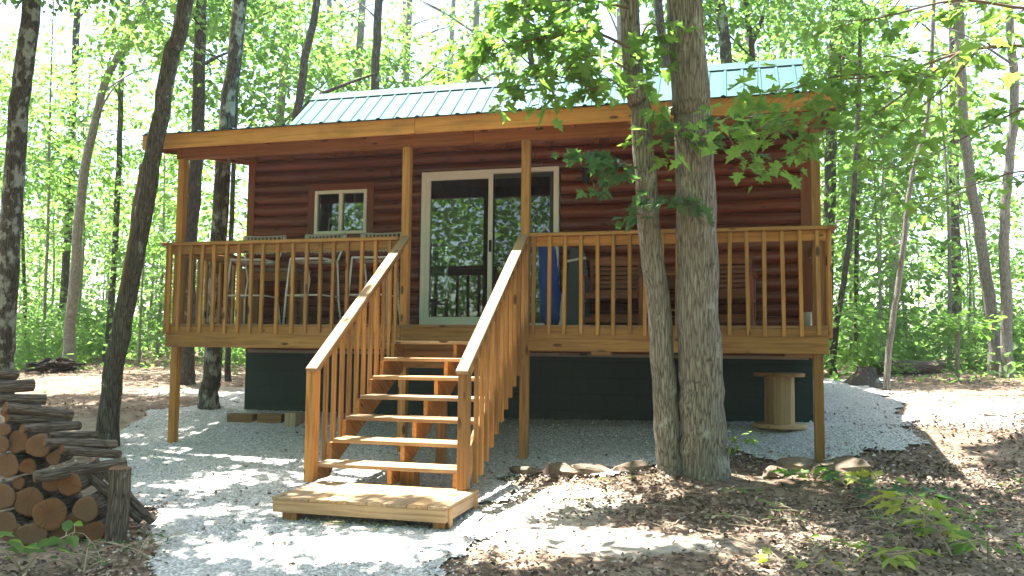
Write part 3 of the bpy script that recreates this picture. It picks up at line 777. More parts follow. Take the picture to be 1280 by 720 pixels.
f = MB(); a = np.linspace(0, math.pi, 12); f.tube(np.stack([.055 * np.cos(a), -.03 * np.sin(a) - .02, .15 - .05 * np.sin(a)], 1), .003, 6); f.build('handle', M['tin'], r)

SPX, SPY = 7.02, 1.16
r = empty('cable_spool', (SPX, SPY, gz(SPX, SPY) + .01)); tag(r, 'empty wooden cable spool standing under the right end of the porch', 'cable spool')
for z0, rr in ((.0, .29), (.555, .27)):
    f = MB()
    n = 28; 
    f.lathe([(rr * .999, z0), (rr, z0 + .006), (rr, z0 + .032), (rr * .99, z0 + .038)], n=n); f.build('flange', M['pale_wood'] if z0 < .1 else M['deck_grey'], r)
for k in range(16):
    a0, a1 = 2 * math.pi * k / 16, 2 * math.pi * (k + .94) / 16; ro, ri = .158, .138
    f = MB() if k == 0 else f
    q = [(ro * math.cos(a0), ro * math.sin(a0)), (ro * math.cos(a1), ro * math.sin(a1)), (ri * math.cos(a1), ri * math.sin(a1)), (ri * math.cos(a0), ri * math.sin(a0))]
    f.add([(x, y, z) for z in (.0385, .5545) for x, y in q], [(3, 2, 1, 0), (4, 5, 6, 7)] + [(i, (i + 1) % 4, 4 + (i + 1) % 4, 4 + i) for i in range(4)], [(z, math.atan2(y, x) * .16, 0) for z in (.0385, .5545) for x, y in q])
f.build('drum', M['pale_wood'], r)

# ================================================================== STONES
def stone(name, label, cat, group, px, py, w, d, h, rz, mat='rock', sink=.25):
    p = on_ground(px, py); o = MB(); n = 14; m = 7; vs = []
    sd = random.uniform(0, 50)
    for j in range(m + 1):
        th = math.pi * j / m
        for k in range(n):
            a = 2 * math.pi * k / n
            sx = math.copysign(abs(math.cos(a)) ** .6, math.cos(a)); sy = math.copysign(abs(math.sin(a)) ** .6, math.sin(a))
            e = math.sin(th) ** .55; q = 1 + .13 * math.sin(2.1 * a + sd) + .09 * math.sin(3.7 * a + sd * 2 + th * 2) + random.uniform(-.045, .045)
            cz = math.copysign(abs(math.cos(th)) ** .6, math.cos(th))
            vs.append((w / 2 * sx * e * q, d / 2 * sy * e * q, h / 2 * cz * (1 + .12 * math.sin(a * 2 + sd)) + random.uniform(-.04, .04) * h))
    fs = [(j * n + k, (j + 1) * n + k, (j + 1) * n + (k + 1) % n, j * n + (k + 1) % n) for j in range(m) for k in range(n)]
    V = np.array(vs) / (w / 2, d / 2, h / 2)
    for q in range(9):
        nrm = rng.normal(0, 1, 3); nrm /= np.linalg.norm(nrm); lim = random.uniform(.62, .92); dd = V @ nrm; V = V - np.maximum(dd - lim, 0)[:, None] * nrm
    vs = V * (w / 2, d / 2, h / 2) * 1.12
    o.add(vs, fs); s = o.build(name, M[mat])
    s.location = (p[0], p[1], gz(p[0], p[1]) + h * (.42 - sink)); s.rotation_euler = (random.uniform(-.08, .08), random.uniform(-.08, .08), rz)
    return tag(s, label, cat, group)
GS = 'brown edging stones along the gravel in front of the porch'
stone('edging_stone', 'thin dark edging stone nearest the stairs, below the right stair post', 'stone', GS, 657, 592, .36, .15, .10, -.1)
stone('edging_stone', 'squared reddish edging stone second from the stairs with a flat lit top', 'stone', GS, 700, 594, .37, .18, .15, -.25)
stone('edging_stone', 'flat grey-brown edging stone in the middle of the row by the tree', 'stone', GS, 743, 591, .36, .2, .11, .1)
stone('edging_stone', 'edging stone touching the foot of the thin tree trunk', 'stone', GS, 788, 588, .34, .17, .13, -.2)
GR = 'brown rocks round the foot of the right porch post'
stone('rock', 'rounded brown rock left of the right porch post', 'rock', GR, 995, 590, .29, .2, .2, -.3)
stone('rock', 'small grey angular rock directly in front of the right porch post', 'rock', GR, 1026, 592, .21, .16, .15, .2)
stone('rock', 'largest tilted rock right of the right porch post', 'rock', GR, 1062, 592, .38, .24, .2, -.25)
stone('rock', 'low mossy rock near the thick tree at the left of the rocks', 'rock', GR, 968, 594, .2, .16, .12, .4)
def timber_block(label, px, py, w, d, h, rz, mat):
    p = on_ground(px, py); mb = MB(); mb.box(-w / 2, w / 2, -d / 2, d / 2, -.05, h); o = mb.build('wood_block', M[mat], bevel=.008)
    o.location = (p[0], p[1], gz(p[0], p[1])); o.rotation_euler.z = rz; return tag(o, label, 'block', 'blocks lying along the left end of the green foundation')
timber_block('low brown timber block at the left corner of the green foundation', 303, 526, .36, .15, .09, .05, 'deck_grey')
timber_block('brown timber block in the middle against the green foundation', 340, 527, .34, .15, .10, .02, 'deck_grey')
timber_block('grey-brown block nearest the stairs against the green foundation', 368, 531, .17, .19, .15, -.1, 'grey_wood')

# ================================================================== FIREWOOD
STK = np.array([2.33, -3.43]); stz = gz(*STK)
AX = np.array([-.36, .933, 0.0]); AX /= np.linalg.norm(AX)
def on_front(px, py, off=0.0):
    d = ray(px, py); p0 = np.array([STK[0], STK[1], 0]) + AX * off
    return CP + d * ((p0 - CP) @ AX) / (d @ AX)
def log_obj(name, A, B, ra, rb, label, cat='log', group='split logs in the firewood pile', both=False, sides=20):
    A = np.array(A, float); B = np.array(B, float); ln = np.linalg.norm(B - A); n = max(5, int(ln / .06))
    z = np.linspace(0, ln, n); bend = random.uniform(-.02, .02) * ln * 1.2
    pts = np.stack([bend * np.sin(math.pi * z / ln), 0 * z, z], 1)
    v, f = tube_geo(pts, np.linspace(ra, rb, n), sides, False, .095)
    f.append(tuple((n - 1) * sides + k for k in range(sides)))
    mb = MB(); mb.add(v, f); o = mb.build(name, M['bark_log'], smooth=False)
    dirv = Vector((B - A) / ln); o.rotation_euler = dirv.to_track_quat('Z', 'Y').to_euler(); o.location = A
    e = MB(); ring = np.array(v[:sides]); c = ring.mean(0)
    e.add(list(ring) + list(ring * .86 + c * .14 - (0, 0, .006)) + [c - (0, 0, .006)], [(k, sides + k, sides + (k + 1) % sides, (k + 1) % sides) for k in range(sides)] + [(sides + k, 2 * sides, sides + (k + 1) % sides) for k in range(sides)])
    e.build('cut_end', M['cut_end'], o)
    tag(o, label, cat, group); return o
ENDS = [ # px, py, r px, length, label
 (107, 637, 16, .5, 'log with bright orange round cut end right beside the upright stake'),
 (62, 643, 20, .5, 'thick log end with brown heartwood, lower middle of the pile'),
 (35, 627, 18, .5, 'wide flat-faced log end left of the thickest brown log end'),
 (87, 605, 15, .42, 'log with orange end just under the long bent log'),
 (64, 604, 11, .4, 'smaller shaded log end tucked under the long bent log'),
 (90, 673, 18, .5, 'big log end low in the pile behind the short stake'),
 (1, 621, 17, .5, 'log end cut by the left picture edge at middle height'),
 (9, 582, 15, .5, 'large round log end at the left edge under the split halves'),
 (35, 583, 9.5, .45, 'medium grey-barked log end left of the long bent log'),
 (23, 604, 8, .4, 'small round orange log end between two large ones at the left'),
 (7, 655, 15, .5, 'log end low at the left edge above the green seedling'),
 (45, 678, 13, .5, 'half hidden log end behind the leaves of the green seedling'),
 (13, 690, 14, .5, 'dark log end at the bottom left behind the seedling'),
 (66, 704, 13, .5, 'dark log end on the ground left of the short stake'),
 (32, 712, 13, .5, 'dark log end on the ground under the seedling'),
 (118, 690, 13, .45, 'shadowed log end on the ground between the two stakes'),
 (122, 662, 10, .45, 'shadowed log end beneath the bright orange one'),
 (5, 537, 8, .4, 'small yellowish round log end high at the left edge'),
 (1, 556, 10, .4, 'round log end at the left edge below the yellowish one'),
 (22, 552, 14, .4, 'broad split log face left of the tall split half'),
 (48, 557, 14.5, .4, 'tall split half log with pale face, top middle of the pile'),
 (67, 573, 8.5, .35, 'short log stub standing below the pale split log'),
 (8, 515, 7, .4, 'brown log end under the two long top logs'),
]
for k, (x, y, rp, ln, lab) in enumerate(ENDS):
    A = on_front(x, y, random.uniform(-.02, .05)); dep = float((A - CP) @ FW); r_ = rp * dep / (CF * 1280)
    ax = AX + np.array([random.uniform(-.18, .18), 0, random.uniform(-.05, .07)])
    if A[2] - r_ < gz(A[0], A[1]) - .02: A[2] = gz(A[0], A[1]) + r_ * .9
    log_obj('firewood_log', A, A + ax / np.linalg.norm(ax) * ln, r_, r_ * random.uniform(.9, 1.02), lab)
SIDE = [ # left end px, right end px, thickness px, depth offsets, label
 (-14, 466, 20, 469, 12, 0, .10, 'short pale-lichened log at the very top of the pile'),
 (-16, 485, 41, 481, 16, .0, .12, 'thick dark log second from the top with its end showing right'),
 (-14, 498, 57, 499, 13, .0, .12, 'lichen-mottled long log third from the top of the pile'),
 (7, 509, 90, 519, 13, -.02, .2, 'long rough-barked log, upper of the twin logs'),
 (9, 522, 88, 527, 11, .0, .2, 'long thinner log, lower of the twin logs'),
 (28, 536, 99, 532, 11.5, -.05, .2, 'grey-barked log with small cut end under the twin logs'),
 (62, 545, 121, 543, 9.5, .06, .22, 'pale weathered split log lying behind the tall split half'),
 (56, 553, 145, 555, 10.5, -.08, .16, 'straight reddish-brown log above the long bent log'),
 (77, 562, 149, 568, 11.5, -.06, .18, 'dark ridged log with bright orange left end above the bent log'),
 (43, 597, 157, 578, 14, -.12, .12, 'long bent log lying across the pile towards the upright stake'),
 (117, 577, 191, 652, 10.5, .12, .2, 'upper of two thin poles slanting down behind the upright stake'),
 (110, 594, 177, 650, 11.5, .10, .16, 'lower of two thin poles slanting down behind the upright stake'),
]
for (x0, y0, x1, y1, th, o0, o1, lab) in SIDE:
    A = on_front(x0, y0, o0); B = on_front(x1, y1, o1 + .1); r_ = th / 2 * float((A - CP) @ FW) / (CF * 1280)
    log_obj('firewood_log', A, B, r_, r_ * 1.02, lab)
for name, x, y0, y1, w, lab in (('wood_stake', 148.5, 585, 700, 25, 'upright bark-covered stake holding the right end of the firewood pile'), ('wood_stake', 88, 684, 722, 14, 'short sawn stake in front of the log ends')):
    T = on_front(x + 1.5, y0, -.04); D = float((T - CP) @ FW)
    o = log_obj(name, T, (T[0] - .02, T[1], gz(T[0], T[1]) - .08), w / 2 * D / CF / 1280, w / 2 * 1.02 * D / CF / 1280, lab, 'stake', 'stakes at the front of the firewood pile')
# ================================================================== TREES
def in_px(P):
    d = np.asarray(P, float) - CP; z = d @ FW
    return 640 + CF * 1280 * (d @ RT) / z, 360 - CF * 1280 * (d @ UP) / z, z
def cloud(rx, ry, rz, n, per, size, rad, tpl, lo=-.9, flat=.16, hole=.35):
    """leaf sprays spread through an uneven ellipsoid"""
    c = []
    ph = rng.uniform(0, 6, 6)
    while len(c) < n:
        q = rng.uniform(-1, 1, 3); d = np.linalg.norm(q)
        a = math.atan2(q[1], q[0]); lim = .78 + .22 * math.sin(2 * a + ph[0] + 2.5 * q[2]) * math.sin(3 * q[2] + ph[1])
        if d < lim and d > hole and q[2] > lo and math.sin(4.1 * q[0] + ph[2]) + math.sin(4.7 * q[1] + ph[3]) + math.sin(5.3 * q[2] + ph[4]) > -.75: c.append(q)
    c = np.array(c); ax = c.copy(); ax[:, 2] *= .15; ax /= np.linalg.norm(ax, axis=1)[:, None] + 1e-6
    gq, P = spray_leaves(c * (rx, ry, rz), ax, rad * rng.uniform(.6, 1.2, n), per, size, tpl, flat)
    return gq, c * (rx, ry, rz)
def proto_mesh(name, geo, mat):
    o = leaf_obj(name, geo, mat); me = o.data; bpy.data.objects.remove(o); return me
CR = [proto_mesh('crown', cloud(2.1, 2.1, 2.4, 40, 30, .14, .5, QUAD)[0], M['leaf_far']) for _ in range(5)]
CM = [proto_mesh('crown', cloud(1.5, 1.5, 1.9, 32, 26, .12, .42, KITE)[0], M['leaf_mid']) for _ in range(3)]
US = []
for k in range(5):
    H = 4.6; n = 46
    z = np.sort(rng.uniform(.45, H, n)); a = rng.uniform(0, 6.28, n); R = (1.55 - .75 * np.abs(z - 2.2) / 2.4) * np.sqrt(rng.uniform(.08, 1, n)) * rng.uniform(.7, 1.15)
    c = np.stack([R * np.cos(a), R * np.sin(a), z], 1); ax = np.stack([np.cos(a), np.sin(a), -.1 + 0 * a], 1)
    gq, P = spray_leaves(c, ax, .46 * rng.uniform(.6, 1.2, n), 22, .115, KITE if k < 2 else QUAD, .10, .38)
    tb = MB(); tb.tube(smooth_path([(0, 0, -.15), (rng.uniform(-.1, .1), rng.uniform(-.1, .1), 2), (rng.uniform(-.25, .25), rng.uniform(-.25, .25), H)], 10), np.linspace(.035, .008, 10), 6, False)
    for i in range(0, n, 2): tb.tube([(c[i, 0] * .05, c[i, 1] * .05, c[i, 2] - .25), c[i] * (.6, .6, 1) - (0, 0, .1), c[i]], [.010, .007, .003], 4, False)
    t_o = tb.build('trunk', M['bark_grey']); tm = t_o.data; bpy.data.objects.remove(t_o)
    US.append((proto_mesh('crown', gq, M['leaf_far']), tm))
BU = [proto_mesh('bush', cloud(.85, .85, .7, 30, 26, .09, .3, KITE, -.75, .25, .2)[0], M['leaf_far']) for _ in range(4)]
def crown_obj(me, parent, loc, sc, name='crown'):
    o = bpy.data.objects.new(name, me); COL.objects.link(o); o.parent = parent; o.location = loc
    o.rotation_euler = (random.uniform(-.15, .15), random.uniform(-.15, .15), random.uniform(0, 6.28)); o.scale = (sc * random.uniform(.9, 1.1),) * 2 + (sc * random.uniform(.85, 1.15),); return o

def clear_of_roof(x, y, dx, dy, z):
    # the roof lies in full sun: boughs whose shade would fall on it grow to the side or to the back
    t = z - 3; hx, hy = x + dx + SUN[0] * t, y + dy + SUN[1] * t
    if -1.8 < hx < 9.6 and hy < 6.2:
        if hx < 2: dx -= hx + 2.0
        else: dy += 6.3 - hy
    return dx, dy
def trunk_tree(name, label, cat, group, D, pix, wb, wt, mat, ztop=11.0, crowns=(), limbs=4, flare=1.45, sides=12, limb_from=5.2, extra=None):
    S = D / (CF * 1280)
    pts = [at_depth(x, y, D) for x, y in pix]; b = pts[0].copy(); b[2] = gz(b[0], b[1]) - .12
    r0, r1 = wb * S / 2, wt * S / 2
    P = [b] + pts[1:] if pts[0][2] < b[2] + .3 else [b] + pts
    d = P[-1] - P[-2]; d /= np.linalg.norm(d)
    if P[-1][2] < ztop: P.append(P[-1] + (d * .6 + np.array([0, 0, .4])) * (ztop - P[-1][2]) / max(.3, d[2] * .6 + .4))
    P = np.array(P); n = 34; Q = smooth_path(P, n)
    hgt = Q[:, 2] - Q[0, 2]; zt = pts[-1][2] - Q[0, 2]
    rad = np.interp(hgt, [0, zt, max(zt + .5, ztop - Q[0, 2])], [r0, r1, r1 * .35])
    rad = rad * (1 + (flare - 1) * np.exp(-hgt / .2))
    Q[1:-1, :2] += rng.normal(0, min(r0 * .08, .008), (n - 2, 2))
    root = empty(name, tuple(b + (0, 0, .12))); o3 = np.array(root.location)
    mb = MB(); mb.tube(Q, rad, sides, True, .05)
    tips = []
    for k in range(limbs):
        i = int(np.clip(np.searchsorted(hgt, random.uniform(limb_from, ztop - 1.5)), 1, n - 2)); a = random.uniform(0, 6.28); ln = random.uniform(1.0, 2.4)
        p0 = Q[i]; p1 = p0 + np.array([math.cos(a) * ln * .5, math.sin(a) * ln * .5, ln * .35]); p2 = p0 + np.array([math.cos(a) * ln, math.sin(a) * ln, ln * .55 + random.uniform(-.2, .2)])
        mb.tube(smooth_path([p0, p1, p2], 7), np.linspace(rad[i] * .35, rad[i] * .08, 7), 6, False, .05); tips.append(p2)
    if extra: extra(mb)
    tr = mb.build('trunk', M[mat], root, tuple(o3), smooth=True)
    for (me, dx, dy, z, s) in crowns:
        zi = np.interp(z - 0, Q[:, 2], np.arange(n)); c = Q[int(zi)]; dx, dy = clear_of_roof(c[0], c[1], dx, dy, z)
        crown_obj(me, root, tuple(np.array([c[0] + dx, c[1] + dy, z]) - o3), s)
    tag(root, label, cat, group); return root, Q, rad, tr

def rc(n, z0, z1, s=1.0, lib=None, spread=1.1):
    lib = lib or CR; z1 = min(z1, 7.8); n = min(n, 2)
    return [(random.choice(lib), random.uniform(-spread, spread), random.uniform(-spread, spread), z0 + (z1 - z0) * (i + .5) / n, s * random.uniform(.85, 1.1)) for i in range(n)]
BG_G = 'tall trees around the cabin clearing'
# the two big trunks in front of the porch
def px_on(px, D): return at_depth(px[0], px[1], D)
DB = 7.55
TB = trunk_tree('oak_tree', 'thick grey-brown tree trunk rising in front of the right porch rail', 'tree', 'pair of trunks growing together before the porch', DB,
    [(880, 590), (878, 540), (874, 450), (872, 300), (866, 150), (855, 0)], 57, 44, 'bark_big', 12, limbs=4, flare=1.22, sides=22, limb_from=6)
TA = trunk_tree('oak_tree', 'slimmer grey tree trunk leaning left beside the thick trunk before the porch', 'tree', 'pair of trunks growing together before the porch', DB + .02,
    [(838, 598), (836, 560), (829, 450), (812, 290), (800, 140), (787, 0)], 32, 24, 'bark_big', 10.5, limbs=3, flare=1.12, sides=18, limb_from=5.5)
# trees of the left side
TL = trunk_tree('tree', 'leaning dark trunk between the firewood pile and the porch', 'tree', BG_G, 9.6,
    [(132, 548), (141, 475), (156, 391), (184, 245), (196, 162), (215, 67), (235, -20)], 25, 18, 'bark_dark', 10, limbs=3, sides=16, limb_from=6)
TF = trunk_tree('tree', 'straight dark lichen-flecked trunk at the far left edge', 'tree', BG_G, 12.5,
    [(3, 470), (5, 420), (14, 260), (25, 130), (40, 0)], 27, 21, 'bark_lichen', 11, rc(3, 5.2, 9, .8), sides=14)
trunk_tree('tree', 'pale grey trunk with a bend standing far back at the left', 'tree', BG_G, 17.5,
    [(86, 451), (88, 400), (93, 350), (102, 240), (116, 161), (133, 100), (156, 55), (186, -10)], 14, 8, 'bark_grey', 11, rc(3, 5.5, 9, 1.0), flare=1.9)
trunk_tree('tree', 'white-mottled trunk directly behind the left porch post', 'tree', BG_G, 11.6,
    [(262, 486), (266, 450), (276, 250), (287, 120), (301, -5)], 22, 17, 'bark_lichen', 11, rc(3, 5.5, 9, .8), flare=1.5)
trunk_tree('tree', 'trunk seen through the rail just left of the white-mottled trunk', 'tree', BG_G, 14.5,
    [(231, 462), (233, 420), (237, 300), (245, 200), (250, 60)], 22, 14, 'bark_dark', 11, rc(3, 4.5, 9, .9), flare=1.4)
trunk_tree('tree', 'thin trunk low beside the green foundation', 'tree', BG_G, 15,
    [(285, 475), (285, 440), (288, 330), (296, 100)], 7, 5, 'bark_dark', 8, rc(2, 4.5, 7, .7, CM))
trunk_tree('tree', 'dark trunk close behind the pale bent trunk', 'tree', BG_G, 22,
    [(76, 440), (78, 400), (86, 270), (92, 120), (97, 0)], 10, 8, 'bark_dark', 12, rc(3, 4, 9, 1.0))
trunk_tree('tree', 'slim dark trunk between the pale bent trunk and the leaning trunk', 'tree', BG_G, 20,
    [(134, 440), (138, 390), (147, 240), (152, 100), (160, 0)], 8, 6, 'bark_dark', 11, rc(3, 3.5, 9, .9))
trunk_tree('tree', 'very thin trunk right of the far left tree', 'tree', BG_G, 21,
    [(30, 440), (31, 380), (28, 280), (26, 160)], 5, 3, 'bark_dark', 9, rc(2, 3, 7, .8))
trunk_tree('tree', 'thin pale sapling trunk between the far left tree and the dark trunk', 'tree', BG_G, 19,
    [(55, 442), (56, 380), (60, 280), (62, 160)], 4, 3, 'bark_grey', 8, rc(2, 3, 7, .8))
# behind the roof
trunk_tree('tree', 'dark straight trunk rising behind the left part of the roof', 'tree', BG_G, 17,
    [(466, 440), (467, 300), (469, 100), (474, -10)], 13, 10, 'bark_dark', 12, rc(2, 7, 10, .9))
trunk_tree('tree', 'forked trunk with a low side limb behind the left end of the roof', 'tree', BG_G, 16,
    [(355, 440), (362, 260), (371, 150), (384, 60), (398, -10)], 13, 9, 'bark_dark', 12, rc(3, 5, 9.5, .9),
    extra=lambda mb: mb.tube(smooth_path([at_depth(374, 143, 16), at_depth(395, 122, 16), at_depth(430, 106, 16), at_depth(470, 92, 16)], 9), np.linspace(.06, .02, 9), 6, False))
trunk_tree('tree', 'narrow trunk above the middle of the roof behind hanging leaves', 'tree', BG_G, 17,
    [(676, 440), (674, 200), (664, 70), (655, -10)], 9, 7, 'bark_dark', 12, rc(3, 4.6, 9, .9))
trunk_tree('tree', 'dark trunk showing between the two big front trunks above the roof', 'tree', BG_G, 14,
    [(842, 440), (838, 200), (832, 70), (822, -10)], 14, 11, 'bark_dark', 12, rc(2, 6, 9, .9))
trunk_tree('tree', 'mottled trunk just right of the thick front trunk above the roof', 'tree', BG_G, 15,
    [(930, 440), (918, 200), (908, 70), (899, -10)], 17, 14, 'bark_lichen', 12, rc(3, 5.5, 9.5, .9))
trunk_tree('tree', 'thin forked trunk above the right half of the roof', 'tree', BG_G, 16,
    [(945, 440), (943, 200), (940, 60), (931, -10)], 9, 7, 'bark_dark', 12, rc(3, 5, 9.5, .9),
    extra=lambda mb: mb.tube(smooth_path([at_depth(940, 55, 16), at_depth(952, 25, 16), at_depth(962, -10, 16)], 7), np.linspace(.05, .03, 7), 6, False))
trunk_tree('tree', 'broad trunk with a side limb behind the right end of the roof', 'tree', BG_G, 17,
    [(1032, 440), (1038, 200), (1042, 80), (1046, -10)], 16, 12, 'bark_dark', 12, rc(3, 4.5, 9, .9),
    extra=lambda mb: mb.tube(smooth_path([at_depth(1042, 78, 17), at_depth(1058, 66, 17), at_depth(1070, 40, 17), at_depth(1076, 0, 17)], 9), np.linspace(.09, .05, 9), 6, False))
# right side
trunk_tree('tree', 'light-barked trunk leaning left at the right, left of its straight neighbour', 'tree', BG_G, 14.5,
    [(1243, 466), (1241, 420), (1226, 300), (1212, 220), (1203, 140), (1198, 0)], 15, 11, 'bark_grey', 11, rc(1, 4.6, 8.5, .8), flare=1.5)
trunk_tree('tree', 'upright light-barked trunk nearest the right picture edge', 'tree', BG_G, 14.2,
    [(1257, 466), (1258, 420), (1256, 280), (1262, 200), (1268, 110), (1261, -5)], 14, 9, 'bark_grey', 11, rc(1, 4.8, 8.5, .8), flare=1.4)
trunk_tree('tree', 'slender curving sapling trunk right of the stump', 'tree', BG_G, 12.2,
    [(1108, 482), (1112, 430), (1126, 330), (1140, 220), (1158, 150), (1165, 60)], 8, 5, 'bark_grey', 8, rc(1, 4.2, 7, .8, CM), flare=1.3)
trunk_tree('tree', 'leaning thin dark trunk close to the right porch corner', 'tree', BG_G, 15,
    [(1040, 455), (1044, 420), (1056, 340), (1064, 280), (1072, 150)], 8, 6, 'bark_dark', 9, rc(1, 4, 7.5, .8))
trunk_tree('tree', 'thin upright dark trunk between the porch corner and the stump', 'tree', BG_G, 17,
    [(1070, 450), (1070, 400), (1071, 300), (1074, 150)], 6, 5, 'bark_dark', 9, rc(1, 3.5, 7.5, .8))
trunk_tree('tree', 'dark shaded trunk deep behind the two light-barked trunks', 'tree', BG_G, 21,
    [(1197, 450), (1196, 400), (1193, 250), (1192, 100)], 14, 11, 'bark_dark', 11, rc(1, 4, 9, 1.0))
r_, Q_, _, _ = trunk_tree('sapling', 'small white-stemmed sapling with a flat sunlit top left of the light trunks', 'sapling', None, 13.5,
    [(1197, 468), (1197, 440), (1199, 405)], 5, 4, 'bark_grey', .35, (), limbs=0)
tip = at_depth(1199, 402, 13.5)
gq, P = spray_leaves(tip + rng.normal(0, .28, (14, 3)) * (1.2, 1.2, .3), rng.normal(0, .3, (14, 3)), .3, 20, .11, KITE, .1, .3)
leaf_obj('crown', gq, M['leaf_near'], r_, tuple(r_.location))
# stump, fallen log, dark root mass
p = on_ground(1080, 480); root = empty('tree_stump', (p[0], p[1], gz(p[0], p[1]))); tag(root, 'low flared tree stump at the gravel edge right of the cabin', 'stump')
mb = MB(); mb.tube([(0, 0, -.08), (0, 0, .0), (.0, 0, .06), (.02, 0, .16), (.03, 0, .27)], [.42, .34, .22, .15, .13], 18, False, .22); mb.build('trunk', M['bark_dark'], root, smooth=True)
mb = MB(); mb.lathe([(.02, .24), (.12, .262), (.01, .275)], (.03, 0, 0), 14); mb.build('cut_end', M['cut_end'], root)
A = on_ground(1098, 468) + (0, 0, .12); B = on_ground(1180, 466) + (0, .2, .1)
log_obj('fallen_log', A, B, .13, .11, 'pale fallen log lying on the ground right of the stump', 'log', 'x')
o = [q for q in bpy.data.objects if q.name.startswith('fallen_log')][0]; del o['group']
p = at_depth(64, 447, 17.0); p[2] = gz(p[0], p[1])
root = empty('brush_pile', tuple(p)); tag(root, 'low dark brush pile at the wood edge beside the pale bent trunk', 'brush pile')
mb = MB()
for k in range(26):
    a = random.uniform(-.45, .35); an = random.uniform(-.5, .5); l = random.uniform(.25, .6); z = random.uniform(0, .22) * (1 - abs(a))
    mb.tube(smooth_path([(a, random.uniform(-.2, .2), z), (a + l * .5 * math.cos(an), random.uniform(-.2, .2), z + random.uniform(.02, .12)), (a + l * math.cos(an), l * .5 * math.sin(an), z + random.uniform(-.05, .1))], 6), np.linspace(random.uniform(.03, .07), .02, 6), 7, True, .25)
mb.build('branches', M['dark_rot'], root)
o = MB(); o.tube(smooth_path([at_depth(x, y, 9.4) for x, y in ((177, 205), (172, 235), (166, 265), (164, 290), (157, 330), (150, 368))], 26), .018, 7, True, .1)
tag(o.build('hanging_vine', M['twig'], smooth=True), 'thin wavy dark vine hanging beside the leaning trunk', 'vine')

# ---- sprigs and branches with real leaves
def leafy_branch(parent, off, pts, r0, n_sub, per, size, mat, sub_len=.45, hang=.5, tpl=MAPLE, name_b='branch', name_l='foliage', start=.15, spread=1.0):
    Q = smooth_path(pts, 22); mb = MB(); mb.tube(Q, np.linspace(r0, r0 * .25, 22), 7, True, .05)
    C = []; T = []
    for k in range(n_sub):
        i = int(21 * (start + (1 - start) * (k + random.random()) / n_sub)); i = min(i, 21)
        tg = Q[min(i + 1, 21)] - Q[max(i - 1, 0)]; tg /= np.linalg.norm(tg) + 1e-9
        d = tg * .6 + rng.normal(0, .55, 3) * spread; d[2] = d[2] * .45 - .05; d /= np.linalg.norm(d); ln = sub_len * random.uniform(.5, 1.15)
        e = Q[i] + d * ln + (0, 0, -.12 * ln); m = Q[i] + d * ln * .5 + (0, 0, .02)
        mb.tube(smooth_path([Q[i], m, e], 5), np.linspace(r0 * .3, r0 * .12, 5), 5, False)
        for q in range(per):
            u = .3 + .7 * (q + random.random()) / per; b = Q[i] * (1 - u) + e * u + (0, 0, .03 * math.sin(u * 3))
            dl = d * .5 + rng.normal(0, .7, 3); dl[2] = dl[2] * .35 - hang * random.uniform(.2, 1); dl /= np.linalg.norm(dl)
            C.append(b + dl * .05); T.append(dl)
    C = np.array(C); T = np.array(T); Nn = np.tile([0, 0, 1.0], (len(C), 1)) + rng.normal(0, .42, (len(C), 3))
    Nn[:, :2] += .25 * T[:, :2]
    mb.build(name_b, M['twig'], parent, off, smooth=True)
    return leaf_obj(name_l, leaf_geo(C, Nn, T, size * rng.uniform(.55, 1.2, len(C)), tpl, .22, .28), M[mat], parent, off)
oA, oB, oL = (np.array(q[0].location) for q in (TA, TB, TL))
def PX(D, *l): return [at_depth(x, y, D + (k * .0)) for k, (x, y) in enumerate(l)]
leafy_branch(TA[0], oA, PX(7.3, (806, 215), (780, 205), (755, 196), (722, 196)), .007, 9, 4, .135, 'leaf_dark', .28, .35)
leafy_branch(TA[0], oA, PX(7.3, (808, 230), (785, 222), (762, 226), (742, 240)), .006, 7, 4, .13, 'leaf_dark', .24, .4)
leafy_branch(TA[0], oA, PX(7.2, (792, 130), (765, 100), (745, 112), (700, 96), (655, 100)), .012, 16, 7, .125, 'leaf_near', .42, .5)
leafy_branch(TA[0], oA, PX(7.1, (788, 60), (740, 40), (690, 45), (640, 55), (610, 60)), .014, 24, 7, .125, 'leaf_near', .5, .45)
leafy_branch(TA[0], oA, PX(7.3, (786, 10), (730, 0), (670, 5), (625, 20)), .014, 22, 7, .125, 'leaf_near', .5, .45)
leafy_branch(TA[0], oA, PX(7.0, (790, 90), (750, 70), (715, 80), (690, 120)), .010, 14, 5, .135, 'leaf_near', .4, .6)
leafy_branch(TA[0], oA, PX(7.3, (795, 60), (812, 30), (830, 45), (838, 90)), .010, 10, 5, .135, 'leaf_near', .35, .6)
leafy_branch(TB[0], oB, PX(7.3, (850, 190), (838, 150), (828, 150), (822, 175)), .008, 9, 5, .135, 'leaf_near', .3, .6)
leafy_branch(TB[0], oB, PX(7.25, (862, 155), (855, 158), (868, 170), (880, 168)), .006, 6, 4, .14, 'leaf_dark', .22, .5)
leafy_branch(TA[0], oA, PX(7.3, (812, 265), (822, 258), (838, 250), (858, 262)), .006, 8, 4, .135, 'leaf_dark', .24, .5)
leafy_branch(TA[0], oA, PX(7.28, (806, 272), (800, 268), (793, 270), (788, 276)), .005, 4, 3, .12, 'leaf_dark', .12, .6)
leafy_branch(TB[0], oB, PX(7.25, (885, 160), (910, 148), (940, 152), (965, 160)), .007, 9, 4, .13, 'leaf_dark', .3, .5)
leafy_branch(TB[0], oB, PX(7.1, (876, 175), (905, 165), (930, 205), (950, 222)), .006, 6, 3, .12, 'leaf_near', .22, .4, start=.6)
leafy_branch(TB[0], oB, PX(7.4, (905, 570), (915, 553), (925, 546)), .005, 6, 4, .07, 'leaf_near', .14, .2, OVAL)
